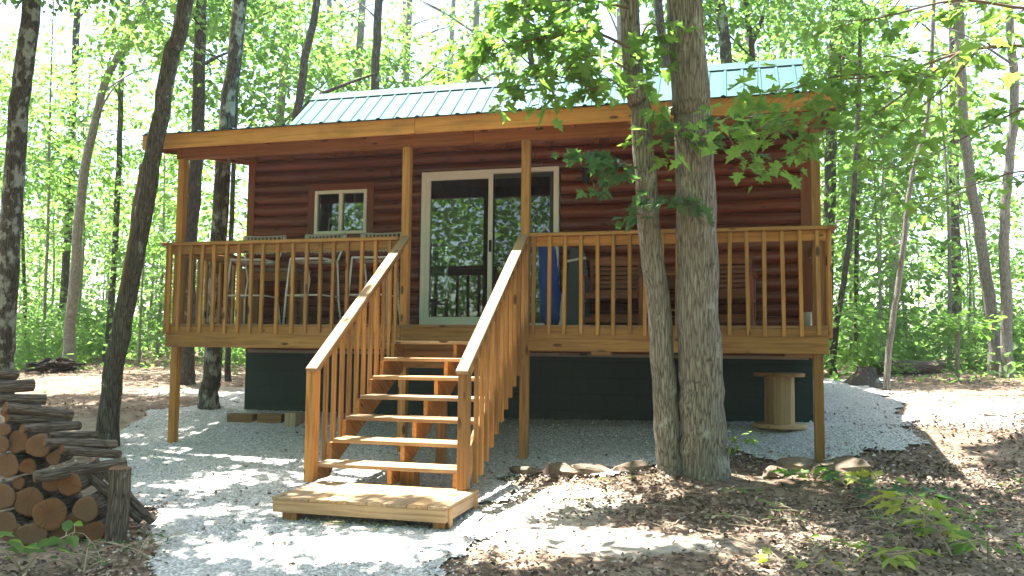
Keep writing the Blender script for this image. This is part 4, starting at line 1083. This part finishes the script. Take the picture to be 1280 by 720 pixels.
# the maple whose branches sweep in from beyond the right edge
mp = at_depth(1420, 440, 6.0); mp[2] = gz(mp[0], mp[1])
maple = empty('maple_tree', tuple(mp)); tag(maple, 'maple whose bright lobed leaves hang in from the right edge before the roof end', 'tree')
mb = MB(); TQ = smooth_path([mp - (0, 0, .1), mp + (-.1, .05, 2), mp + (-.05, .15, 5), mp + (.1, .1, 9)], 24); mb.tube(TQ, np.interp(np.linspace(0, 1, 24), [0, .05, 1], [.2, .14, .05]), 14, True, .05); mb.build('trunk', M['bark_grey'], maple, tuple(mp), smooth=True)
def MPb(pts, r0, ns, per, size, mat='leaf_near', sl=.45, hang=.6):
    leafy_branch(maple, mp, [at_depth(*q) for q in pts], r0, ns, per, size, mat, sl, hang)
MPb([(1420, 70, 6.0), (1300, 58, 5.7), (1215, 62, 5.6), (1120, 92, 5.5), (1035, 100, 5.4)], .016, 20, 6, .10)
MPb([(1222, 62, 5.6), (1190, 100, 5.6), (1150, 135, 5.6), (1100, 172, 5.6)], .009, 15, 5, .11)
MPb([(1200, 65, 5.5), (1140, 110, 5.3), (1060, 160, 5.2), (985, 150, 5.2)], .009, 18, 6, .10)
MPb([(1120, 92, 5.5), (1050, 95, 5.3), (990, 110, 5.2), (930, 118, 5.2)], .007, 15, 6, .10)
MPb([(1060, 130, 5.3), (1010, 145, 5.2), (970, 165, 5.1), (925, 178, 5.1)], .005, 9, 4, .115)
MPb([(1040, 150, 5.3), (1005, 185, 5.2), (975, 195, 5.2), (925, 215, 5.2)], .004, 6, 3, .10, sl=.2)
MPb([(1420, -20, 6.0), (1300, 10, 5.8), (1200, 0, 5.7), (1110, 20, 5.7), (1040, 35, 5.6)], .014, 15, 6, .10)
MPb([(1420, 160, 6.2), (1310, 130, 6.2), (1230, 160, 6.3), (1150, 200, 6.4), (1085, 215, 6.4)], .011, 18, 5, .11)
MPb([(1430, 260, 6.4), (1300, 215, 6.6), (1220, 230, 6.8), (1140, 260, 7.0)], .010, 10, 5, .105)

# ---- small plants in front
def sprout(name, label, px, py, h, n, size, mat, tpl=OVAL, lean=(0, 0), group=None, spread=.5, stems=1):
    p = on_ground(px, py); z = gz(p[0], p[1]); r = empty(name, (p[0], p[1], z)); tag(r, label, 'seedling' if 'seedling' in name else 'plant', group)
    mb = MB(); C = []; T = []
    for s_ in range(stems):
        a = random.uniform(0, 6.28); tip = np.array([lean[0] + math.cos(a) * spread * .3 * (stems > 1), lean[1] + math.sin(a) * spread * .3 * (stems > 1), h * random.uniform(.75, 1)])
        Q = smooth_path([(0, 0, -.02), tip * (.4, .4, .55), tip], 8); mb.tube(Q, np.linspace(.006, .002, 8), 5, True)
        for k in range(n // stems):
            b = Q[random.randint(3, 7)]; a2 = random.uniform(0, 6.28); d = np.array([math.cos(a2), math.sin(a2), random.uniform(-.25, .35)]); ln = spread * size * random.uniform(.3, 1.2)
            C.append(b + d * ln); T.append(d)
            mb.tube([b, b + d * ln], .0018, 4, False)
    mb.build('stem', M['dry_stem'], r)
    C = np.array(C); T = np.array(T); Nn = np.tile([0, 0, 1.0], (len(C), 1)) + rng.normal(0, .35, (len(C), 3))
    leaf_obj('leaves', leaf_geo(C, Nn, T, size * rng.uniform(.65, 1.15, len(C)), tpl, .2, .25), M[mat], r)
    return r
sprout('seedling', 'broad-leaved green seedling in front of the firewood pile', 28, 712, .28, 34, .13, 'leaf_near', OVAL, (.02, 0), None, .9, 3)
sprout('seedling', 'sunlit yellow-green maple seedling with a bare stem, right foreground', 1195, 700, .36, 30, .115, 'leaf_yellow', MAPLE, (-.22, .25), None, 1.3)
sprout('seedling', 'pale round-leaved seedling at the lower right edge of the picture', 1235, 702, .26, 40, .10, 'leaf_near', OVAL, (.03, .05), None, 1.6, 3)
sprout('seedling', 'low green maple seedling just right of the rocks by the post', 1044, 608, .12, 16, .12, 'leaf_near', MAPLE, (0, 0), None, 1.0, 2)
sprout('seedling', 'yellow maple seedling right of the largest rock', 1082, 608, .13, 11, .12, 'leaf_yellow', MAPLE, (0, 0), None, .8, 2)
sprout('seedling', 'green maple seedling behind the sunlit yellow-green one', 1130, 630, .2, 26, .115, 'leaf_dark', MAPLE, (0, 0), None, 1.4, 2)
sprout('seedling', 'pale narrow-leaved seedling at the bottom, right of centre', 1075, 700, .15, 22, .11, 'leaf_yellow', OVAL, (0, 0), None, 1.2, 2)
sprout('seedling', 'small yellow seedling on the leaf litter at the bottom edge', 985, 712, .07, 8, .075, 'leaf_yellow', MAPLE, (0, 0), None, .9, 2)
GWd = 'tiny green weeds scattered on the leaf litter'
for px, py in ((1003, 640), (1100, 655), (940, 650), (1210, 640), (1160, 665), (1255, 610), (900, 615), (1010, 690), (770, 600), (730, 625), (1120, 690), (1240, 655)):
    sprout('weed_plant', 'tiny green weed on the brown leaf litter of the right foreground', px, py, .06, 12, .06, 'leaf_near', OVAL, (0, 0), GWd, 1.1, 2)
GWg = 'tiny green weeds on the gravel by the landing platform'
for px, py in ((436, 657), (480, 664), (400, 655)): sprout('weed_plant', 'tiny green weed in the gravel before the landing platform', px, py, .06, 8, .04, 'leaf_near', OVAL, (0, 0), GWg, .8, 2)
GWs = 'weeds round the foot of the upright stake'
for px, py in ((128, 700), (172, 690), (105, 712), (195, 700)): sprout('weed_plant', 'low green weed at the foot of the firewood stake', px, py, .13, 16, .045, 'leaf_dark', OVAL, (0, 0), GWs, 1.0, 3)
# ================================================================== THE CANOPY OVER THE CLEARING (unseen crowns of the near trees, leaf sprays set to shape the shade)
LIT = [ # sunlit patches of ground, in photo pixels: centre, radii, tilt
 (690, 622, 75, 28, -.15), (760, 670, 190, 24, -.05), (640, 685, 95, 36, 0), (1215, 515, 95, 42, .15), (1230, 470, 90, 22, 0), (1160, 470, 40, 8, 0),
 (930, 708, 110, 10, 0), (420, 602, 60, 14, 0), (255, 608, 75, 14, -.1), (205, 648, 48, 24, 0), (400, 690, 190, 30, 0), (300, 640, 45, 10, 0),
 (225, 545, 40, 6, 0), (130, 480, 75, 6, -.1), (255, 463, 45, 8, 0), (270, 500, 40, 5, -.1), (1260, 450, 60, 30, 0), (430, 640, 40, 6, 0), (520, 620, 60, 10, 0), (1165, 640, 28, 14, 0)]
def want_lit(X, Y):
    P = np.array([X, Y, gz(X, Y)]); x, y, z = in_px(P)
    if z > .5 and -60 < x < 1340 and y < 790:
        for cx, cy, rx, ry, a in LIT:
            dx, dy = x - cx, y - cy; u = dx * math.cos(a) + dy * math.sin(a); v = -dx * math.sin(a) + dy * math.cos(a)
            if (u / rx) ** 2 + (v / ry) ** 2 < 1: return True
        return False
    return math.sin(X * 2.1 + 1) * math.sin(Y * 1.7) > .25
hostA = [('TA', TA[0], oA), ('TB', TB[0], oB), ('TL', TL[0], oL), ('MP', maple, mp)]
base = {'TA': (5.2, -1.2), 'TB': (6.6, -1.2), 'TL': (1.0, -1.0), 'MP': (10.2, -1.5)}
cl = {k: [] for k in base}
for i in range(13000):
    if sum(len(v) for v in cl.values()) > 5200: break
    X, Y = random.uniform(-4, 12.5), random.uniform(-5.5, 3.0)
    lit = want_lit(X, Y)
    if lit and random.random() < .98: continue
    zg = gz(X, Y); h = random.uniform(5.0, 10.5); P = np.array([X, Y, zg]) - SUN * h
    x, y, z = in_px(P)
    if z > 0 and -90 < x < 1370 and y > -70: continue
    t = P[2] + .1; hx, hy = P[0] + SUN[0] * t, P[1] + SUN[1] * t
    if 2.65 < hx < 4.85 and -2.5 < hy < -.3 and random.random() < .985: continue      # the stair rails stand in the sun
    t = P[2] - 2.7; hx, hy = P[0] + SUN[0] * t, P[1] + SUN[1] * t
    if -.6 < hx < 7.9 and -.5 < hy < 6: continue              # the roof too
    if 4.0 < hx < 6.3 and -2.6 < hy < -.5 and random.random() < .75: continue           # the low leafy limbs of the front oak
    if 7.0 < hx < 11 and -4.5 < hy < 0 and random.random() < .5: continue               # and the maple boughs
    k = min(base, key=lambda q: (base[q][0] - P[0]) ** 2 + (base[q][1] - P[1]) ** 2)
    cl[k].append(P)
for k, ob, off in hostA:
    c = np.array(cl[k]); n = len(c)
    if n == 0: continue
    ax = rng.normal(0, 1, (n, 3)) * (1, 1, .2)
    gq, _ = spray_leaves(c, ax, .24, 17, .13, KITE, .12, .4)
    leaf_obj('crown', gq, M['leaf_mid'], ob, tuple(off))  # out-of-view leaves arranged to throw the dappled shade

# ================================================================== THE WOOD BEHIND
def free(X, Y): return not (-1.6 < X < 9.2 and Y < 7.0)
used = []
GA = {'l': ('slender young tree with layered leaves in the wood left of the cabin', 'young trees in the wood left of the cabin'),
      'm': ('young tree whose leafy top shows above the cabin roof', 'young trees behind the cabin roof'),
      'r': ('sunlit slender young tree in the wood right of the cabin', 'young trees in the wood right of the cabin')}
def zone(x): return 'l' if x < 330 else ('m' if x < 1035 else 'r')
cnt = 0
for i in range(84):
    x = random.choice([random.uniform(-60, 320)] * 5 + [random.uniform(1040, 1345)] * 3 + [random.uniform(330, 1040)] * 2)
    zn = zone(x); D = {'l': random.uniform(18.5, 34), 'm': random.uniform(17, 27), 'r': random.uniform(15, 30)}[zn]
    p = at_depth(x, 440, D)
    if not free(p[0], p[1]) or any((p[0] - a) ** 2 + (p[1] - b) ** 2 < 1.1 for a, b in used): continue
    used.append((p[0], p[1])); cr, tk = US[i % 5]; s = random.uniform(.85, 1.45) * (1.25 if zn == 'm' else 1)
    if zn == 'm': s = random.uniform(1.35, 1.8)
    r = empty('young_tree', (p[0], p[1], gz(p[0], p[1])), random.uniform(0, 6.28)); r.scale = (s, s, s * random.uniform(.95, 1.2))
    for me, nm in ((tk, 'trunk'), (cr, 'crown')):
        o = bpy.data.objects.new(nm, me); COL.objects.link(o); o.parent = r
    tag(r, GA[zn][0], 'young tree', GA[zn][1]); cnt += 1
# taller trees farther back: trunk and crown
TT = []
for k in range(3):
    tb = MB(); q = smooth_path([(0, 0, -.2), (random.uniform(-.3, .3), random.uniform(-.2, .2), 5), (random.uniform(-.6, .6), 0, 13)], 14)
    tb.tube(q, np.linspace(.15, .05, 14), 9, False, .05)
    for j in range(9):
        i = random.randint(5, 12); a = random.uniform(0, 6.28); l = random.uniform(1, 2)
        tb.tube([q[i], q[i] + (math.cos(a) * l * .5, math.sin(a) * l * .5, l * .3), q[i] + (math.cos(a) * l, math.sin(a) * l, l * .5)], [.035, .025, .01], 5, False)
    o = tb.build('trunk', M['bark_grey']); TT.append(o.data); bpy.data.objects.remove(o)
GB = {'l': ('tall forest tree standing deep in the wood left of the cabin', 'tall trees deep in the wood at the left'),
      'm': ('tall forest tree whose crown fills the gap above the roof', 'tall trees deep behind the roof'),
      'r': ('tall forest tree standing deep in the bright wood at the right', 'tall trees deep in the wood at the right')}
for i in range(20):
    x = random.uniform(-80, 1360); zn = zone(x); D = random.uniform(21, 40); p = at_depth(x, 440, D)
    if not free(p[0], p[1]) or any((p[0] - a) ** 2 + (p[1] - b) ** 2 < 2.0 for a, b in used): continue
    used.append((p[0], p[1]))
    r = empty('forest_tree', (p[0], p[1], gz(p[0], p[1])), random.uniform(0, 6.28))
    o = bpy.data.objects.new('trunk', TT[i % 3]); COL.objects.link(o); o.parent = r
    for z in (random.uniform(3.6, 5.2), random.uniform(6.2, 7.6)):
        crown_obj(random.choice(CR), r, (random.uniform(-.9, .9), random.uniform(-.9, .9), z), random.uniform(.85, 1.25))
    tag(r, GB[zn][0], 'tree', GB[zn][1])
for x, D in ((352, 19), (405, 22), (438, 18.5), (500, 20), (545, 23), (590, 19), (640, 21), (720, 20), (770, 23), (985, 19)):
    p = at_depth(x, 440, D); r = empty('forest_tree', (p[0], p[1], gz(p[0], p[1])), random.uniform(0, 6.28))
    o = bpy.data.objects.new('trunk', TT[random.randint(0, 2)]); COL.objects.link(o); o.parent = r
    for z in (5.6, 7.6): crown_obj(random.choice(CR), r, (random.uniform(-.8, .8), random.uniform(-.8, .8), z + random.uniform(-.5, .5)), random.uniform(.8, 1.05))
    tag(r, GB['m'][0], 'tree', GB['m'][1])
# bushes along the wood edge
GC = {'l': ('low leafy bush along the wood edge left of the cabin', 'bushes along the left wood edge'), 'r': ('low sunlit bush along the wood edge right of the cabin', 'bushes along the right wood edge')}
for i in range(56):
    zn = 'l' if i % 2 else 'r'
    x = random.uniform(-40, 300) if zn == 'l' else random.uniform(1045, 1330); D = random.uniform(17.5, 24) if zn == 'l' else random.uniform(14, 21)
    p = at_depth(x, 440, D)
    if not free(p[0], p[1]) or any((p[0] - a) ** 2 + (p[1] - b) ** 2 < .35 for a, b in used): continue
    used.append((p[0], p[1])); s = random.uniform(.7, 1.35)
    o = bpy.data.objects.new('bush', BU[i % 4]); COL.objects.link(o); o.location = (p[0], p[1], gz(p[0], p[1]) + .45 * s); o.scale = (s, s, s); o.rotation_euler.z = random.uniform(0, 6.28)
    tag(o, GC[zn][0], 'bush', GC[zn][1])
# the far wood reads as one mass, all round the clearing
n = 13000
a = rng.uniform(0, 2 * math.pi, n); R = rng.uniform(38, 62, n)
C = np.stack([4 + R * np.sin(a), R * np.cos(a), 0 * a], 1); clump = np.sin(a * 23 + 1) + np.sin(a * 41 + R * .3) + np.sin(R * .9 + a * 11)
C[:, 2] = g(C[:, 0], C[:, 1]) + rng.random(n) ** 1.3 * (5.5 + 1.9 * clump)
Nn = rng.normal(0, .6, (n, 3)) + (0, 0, .8); T = rng.normal(0, 1, (n, 3)) * (1, 1, .4)
far = [leaf_geo(C, Nn, T, rng.uniform(.32, .7, n), KITE, .25, .2)]
# behind the photographer, nearer: what the panes mirror
n = 120000; a = rng.uniform(math.pi * .60, math.pi * 1.45, n); R = rng.uniform(17, 30, n)
C = np.stack([4 + R * np.sin(a), R * np.cos(a), 0 * a], 1); clump = np.sin(a * 17 + 1) + np.sin(a * 31 + R * .5) + np.sin(R * 1.3 + a * 9)
C[:, 2] = g(C[:, 0], C[:, 1]) + .2 + rng.random(n) ** .9 * (13 + 2.2 * clump); k = clump > -2.2
C = C[k]; n = len(C)
far.append(leaf_geo(C, rng.normal(0, .6, (n, 3)) + (0, 0, .8), rng.normal(0, 1, (n, 3)) * (1, 1, .4), rng.uniform(.18, .36, n), KITE, .25, .2))
o = leaf_obj('far_woods', far, M['leaf_far']); tag(o, 'far green woods all round the clearing', 'woods', None, 'stuff')
# ferns and seedlings as ground cover under the trees
n = 7000
x = rng.choice([0, 1], n); px = np.where(x == 0, rng.uniform(-60, 330, n), rng.uniform(1040, 1350, n)); D = np.where(x == 0, rng.uniform(17, 34, n), rng.uniform(13, 30, n))
C = np.array([at_depth(p_, 440, d_) for p_, d_ in zip(px, D)]); h = rng.random(n) ** 2 * .55
C[:, 2] = g(C[:, 0], C[:, 1]) + .03 + h
k = np.sin(C[:, 0] * 1.9) + np.sin(C[:, 1] * 1.3 + 1) + rng.normal(0, .6, n) > -.3; C = C[k]; n = len(C)
o = leaf_obj('undergrowth', leaf_geo(C, rng.normal(0, .4, (n, 3)) + (0, 0, 1), rng.normal(0, 1, (n, 3)) * (1, 1, .3), rng.uniform(.07, .17, n), KITE, .2, .3), M['leaf_mid'])
tag(o, 'low green undergrowth on the forest floor', 'undergrowth', None, 'stuff')

# ================================================================== GROUND, GRAVEL, LITTER
def axis(a, b, fine0, fine1, step):
    f = np.arange(fine0, fine1, step); lo = fine0 - np.cumsum(step * 1.25 ** np.arange(1, 40)); hi = fine1 + np.cumsum(step * 1.25 ** np.arange(0, 40))
    return np.concatenate([lo[lo > a][::-1], f, hi[hi < b]])
xs = axis(-150, 160, -6, 14, .16); ys = axis(-120, 170, -5.5, 11, .16)
XX, YY = np.meshgrid(xs, ys); ZZ = g(XX, YY)
ZZ = ZZ + .018 * np.sin(XX * 5.1 + np.sin(YY * 4)) * np.sin(YY * 4.3 + 1) * (np.hypot(XX - 4, YY + 1) < 25)
nx, ny = len(xs), len(ys); idx = np.arange(nx * ny).reshape(ny, nx)
F = np.stack([idx[:-1, :-1], idx[:-1, 1:], idx[1:, 1:], idx[1:, :-1]], -1).reshape(-1, 4)
BARE_SUNLIT = [(5.0, -1.5, .8, .6), (4.9, -2.5, .7, .5), (5.9, -2.7, .7, .25), (9.2, 2.2, .7, .9), (-1.5, 3.3, 1.6, .6)]  # bare soil patches, paler where sun falls: sunlight put into the colour
def bare(X, Y): return np.clip(sum(np.exp(-((X - a) / c) ** 2 - ((Y - b) / d) ** 2) for a, b, c, d in BARE_SUNLIT) * 1.1, 0, .85)
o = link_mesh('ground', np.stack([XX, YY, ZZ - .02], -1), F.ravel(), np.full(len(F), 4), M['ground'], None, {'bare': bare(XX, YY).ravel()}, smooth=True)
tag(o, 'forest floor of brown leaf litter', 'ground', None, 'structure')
GPX = [(560, 760), (585, 690), (603, 655), (622, 628), (640, 612), (640, 597), (700, 596), (760, 592), (805, 588), (870, 566), (925, 562), (985, 574), (1040, 578), (1095, 568), (1150, 553), (1140, 525), (1118, 495), (1090, 480)]
GPL = [on_ground(x, y)[:2] for x, y in GPX] + [np.array(q) for q in ((9.3, 6.5), (4, 6.9), (-1.2, 6.3))] + [on_ground(x, y)[:2] for x, y in ((300, 488), (240, 505), (170, 522), (140, 545), (125, 560), (150, 620), (185, 665), (200, 760))]
GPL = np.array(GPL)
def in_poly(X, Y):
    ins = np.zeros(X.shape, bool); n = len(GPL); j = n - 1
    for i in range(n):
        xi, yi = GPL[i]; xj, yj = GPL[j]
        c = ((yi > Y) != (yj > Y)) & (X < (xj - xi) * (Y - yi) / (yj - yi + 1e-12) + xi); ins ^= c; j = i
    return ins
def wobble(X, Y): return X + .10 * np.sin(Y * 5.3 + np.sin(X * 4)) + .05 * np.sin(Y * 13 + X * 7), Y + .10 * np.sin(X * 4.7 + 1) + .05 * np.sin(X * 12.1 + Y * 9)
gx = np.arange(GPL[:, 0].min() - .3, GPL[:, 0].max() + .3, .045); gy = np.arange(GPL[:, 1].min() - .3, GPL[:, 1].max() + .3, .045)
XX, YY = np.meshgrid(gx, gy); ins = in_poly(*wobble(XX, YY))
ZZ = g(XX, YY) + .004 + rng.normal(0, .004, XX.shape) + .012 * np.sin(XX * 3.1 + 1) * np.sin(YY * 3.7)
ZZ = np.maximum(ZZ, g(XX, YY) + .001)
nx, ny = len(gx), len(gy); idx = np.arange(nx * ny).reshape(ny, nx)
cell = ins[:-1, :-1] & ins[1:, :-1] & ins[:-1, 1:] & ins[1:, 1:]
F = np.stack([idx[:-1, :-1], idx[:-1, 1:], idx[1:, 1:], idx[1:, :-1]], -1)[cell].reshape(-1, 4)
u, inv = np.unique(F, return_inverse=True); V = np.stack([XX, YY, ZZ], -1).reshape(-1, 3)[u]
o = link_mesh('gravel', V, inv.ravel(), np.full(len(F), 4), M['gravel'], smooth=True); tag(o, 'pale crushed-stone gravel round the cabin', 'gravel', None, 'structure')
# loose stones on it
def scatter_region(n, x0, x1, y0, y1): return rng.uniform(x0, x1, n), rng.uniform(y0, y1, n)
X, Y = scatter_region(70000, -1, 9.5, -4.6, 3.0)
w = np.clip(1.3 - np.hypot(X - CP[0], Y - CP[1]) / 11, .08, 1); k = (rng.random(len(X)) < w)
X, Y = X[k], Y[k]; k = in_poly(*wobble(X + rng.normal(0, .13, len(X)), Y + rng.normal(0, .13, len(X)))); X, Y = X[k], Y[k]; n = len(X)
oct_v = np.array([(1, 0, 0), (0, 1, 0), (-1, 0, 0), (0, -1, 0), (0, 0, .8), (0, 0, -.8)]); oct_f = np.array([(0, 1, 4), (1, 2, 4), (2, 3, 4), (3, 0, 4), (1, 0, 5), (2, 1, 5), (3, 2, 5), (0, 3, 5)])
s = rng.uniform(.004, .011, n) * (1 + 1.3 * (rng.random(n) > .95)); a = rng.uniform(0, 6.28, n)
v = oct_v[None] * (1 + rng.normal(0, .22, (n, 6, 3))); ca, sa = np.cos(a)[:, None], np.sin(a)[:, None]
v = np.stack([v[:, :, 0] * ca - v[:, :, 1] * sa, v[:, :, 0] * sa + v[:, :, 1] * ca, v[:, :, 2]], -1) * s[:, None, None]
v += np.stack([X, Y, g(X, Y) + .008], -1)[:, None]
F = (oct_f[None] + (np.arange(n) * 6)[:, None, None]).reshape(-1)
o = link_mesh('loose_stones', v.reshape(-1, 3), F, np.full(n * 8, 3), M['pebble'], None, {'tint': np.repeat(rng.random(n), 6)}); tag(o, 'loose crushed stones on the gravel', 'gravel stones', None, 'stuff')
# fallen leaves
X1, Y1 = scatter_region(88000, 1.4, 12, -4.6, 2.5); X2, Y2 = scatter_region(30000, -14, 3, -4.5, 14); X3, Y3 = scatter_region(22000, 8, 22, 1, 16)
X = np.concatenate([X1, X2, X3]); Y = np.concatenate([Y1, Y2, Y3])
gr = in_poly(*wobble(X + rng.normal(0, .14, len(X)), Y + rng.normal(0, .14, len(X)))); patch = np.sin(X * 1.9 + 2 * np.sin(Y * 1.1)) + np.sin(Y * 2.7 + X) + rng.normal(0, .8, len(X))
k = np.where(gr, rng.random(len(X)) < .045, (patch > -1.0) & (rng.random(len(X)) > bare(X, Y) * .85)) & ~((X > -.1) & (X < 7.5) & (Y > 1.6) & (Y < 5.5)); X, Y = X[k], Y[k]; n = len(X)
C = np.stack([X, Y, g(X, Y) - .012 + rng.uniform(0, .022, n)], 1)
Nn = rng.normal(0, .33, (n, 3)) + (0, 0, 1); T = rng.normal(0, 1, (n, 3)) * (1, 1, .15)
o = leaf_obj('fallen_leaves', leaf_geo(C, Nn, T, rng.uniform(.018, .05, n), KITE, .6, -.3), M['dead_leaf']); tag(o, 'dry brown fallen leaves', 'fallen leaves', None, 'stuff')
# dead twigs
mb = MB()
for k in range(120):
    x, y = random.uniform(4.6, 11), random.uniform(-4, 1.2)
    if in_poly(np.array([x]), np.array([y]))[0]: continue
    a = random.uniform(0, 6.28); l = random.uniform(.1, .5); q = [(x + math.cos(a) * l * u, y + math.sin(a) * l * u, gz(x + math.cos(a) * l * u, y + math.sin(a) * l * u) + .012) for u in (0, .5, 1)]
    q[1] = (q[1][0] + random.uniform(-.03, .03), q[1][1] + random.uniform(-.03, .03), q[1][2] + .01); mb.tube(q, [.004, .003, .0015], 5, False)
tag(mb.build('fallen_twigs', M['dry_stem']), 'thin dead twigs on the leaf litter', 'twigs', None, 'stuff')

# ================================================================== AIR
hm, nt = new_mat('haze'); pv = N(nt, 'ShaderNodeVolumePrincipled'); pv.inputs['Color'].default_value = (.93, .97, .93, 1); pv.inputs['Density'].default_value = .0008; pv.inputs['Anisotropy'].default_value = .2
ho = N(nt, 'ShaderNodeOutputMaterial'); L(nt, pv.outputs[0], ho.inputs['Volume'])
mb = MB(); mb.box(-82, 92, -80, 84, -5.5, 17); o = mb.build('haze', hm); tag(o, 'thin bright summer haze among the trees', 'haze', None, 'stuff')

# ================================================================== LIGHT
w = bpy.data.worlds.new('World'); scene.world = w; w.use_nodes = True; nt = w.node_tree
bg = nt.nodes['Background']; sky = nt.nodes.new('ShaderNodeTexSky'); sky.sky_type = 'NISHITA'; sky.sun_disc = False
sd = -Vector(SUN).normalized(); el = math.asin(sd.z)
sky.sun_elevation = el; sky.sun_rotation = math.atan2(sd.x, sd.y); sky.air_density = 1.0; sky.dust_density = 2.5; sky.ozone_density = 1.0
nt.links.new(sky.outputs[0], bg.inputs[0]); bg.inputs[1].default_value = .11
sl = bpy.data.lights.new('sun', 'SUN'); sl.energy = 5.0; sl.angle = math.radians(.5); sl.color = (1, .96, .88)
so = bpy.data.objects.new('sun', sl); COL.objects.link(so); so.rotation_euler = Vector(SUN).to_track_quat('-Z', 'Y').to_euler(); so.location = (-4, 2, 20)
scene.view_settings.view_transform = 'Standard'; scene.view_settings.look = 'None'; scene.view_settings.gamma = 1; scene.view_settings.use_curve_mapping = False
scene.view_settings.exposure = 2.75
cy = scene.cycles
cy.use_denoising = True; cy.max_bounces = 10; cy.diffuse_bounces = 4; cy.glossy_bounces = 4; cy.transmission_bounces = 4; cy.transparent_max_bounces = 12
cy.sample_clamp_indirect = 8; cy.caustics_reflective = False; cy.caustics_refractive = False
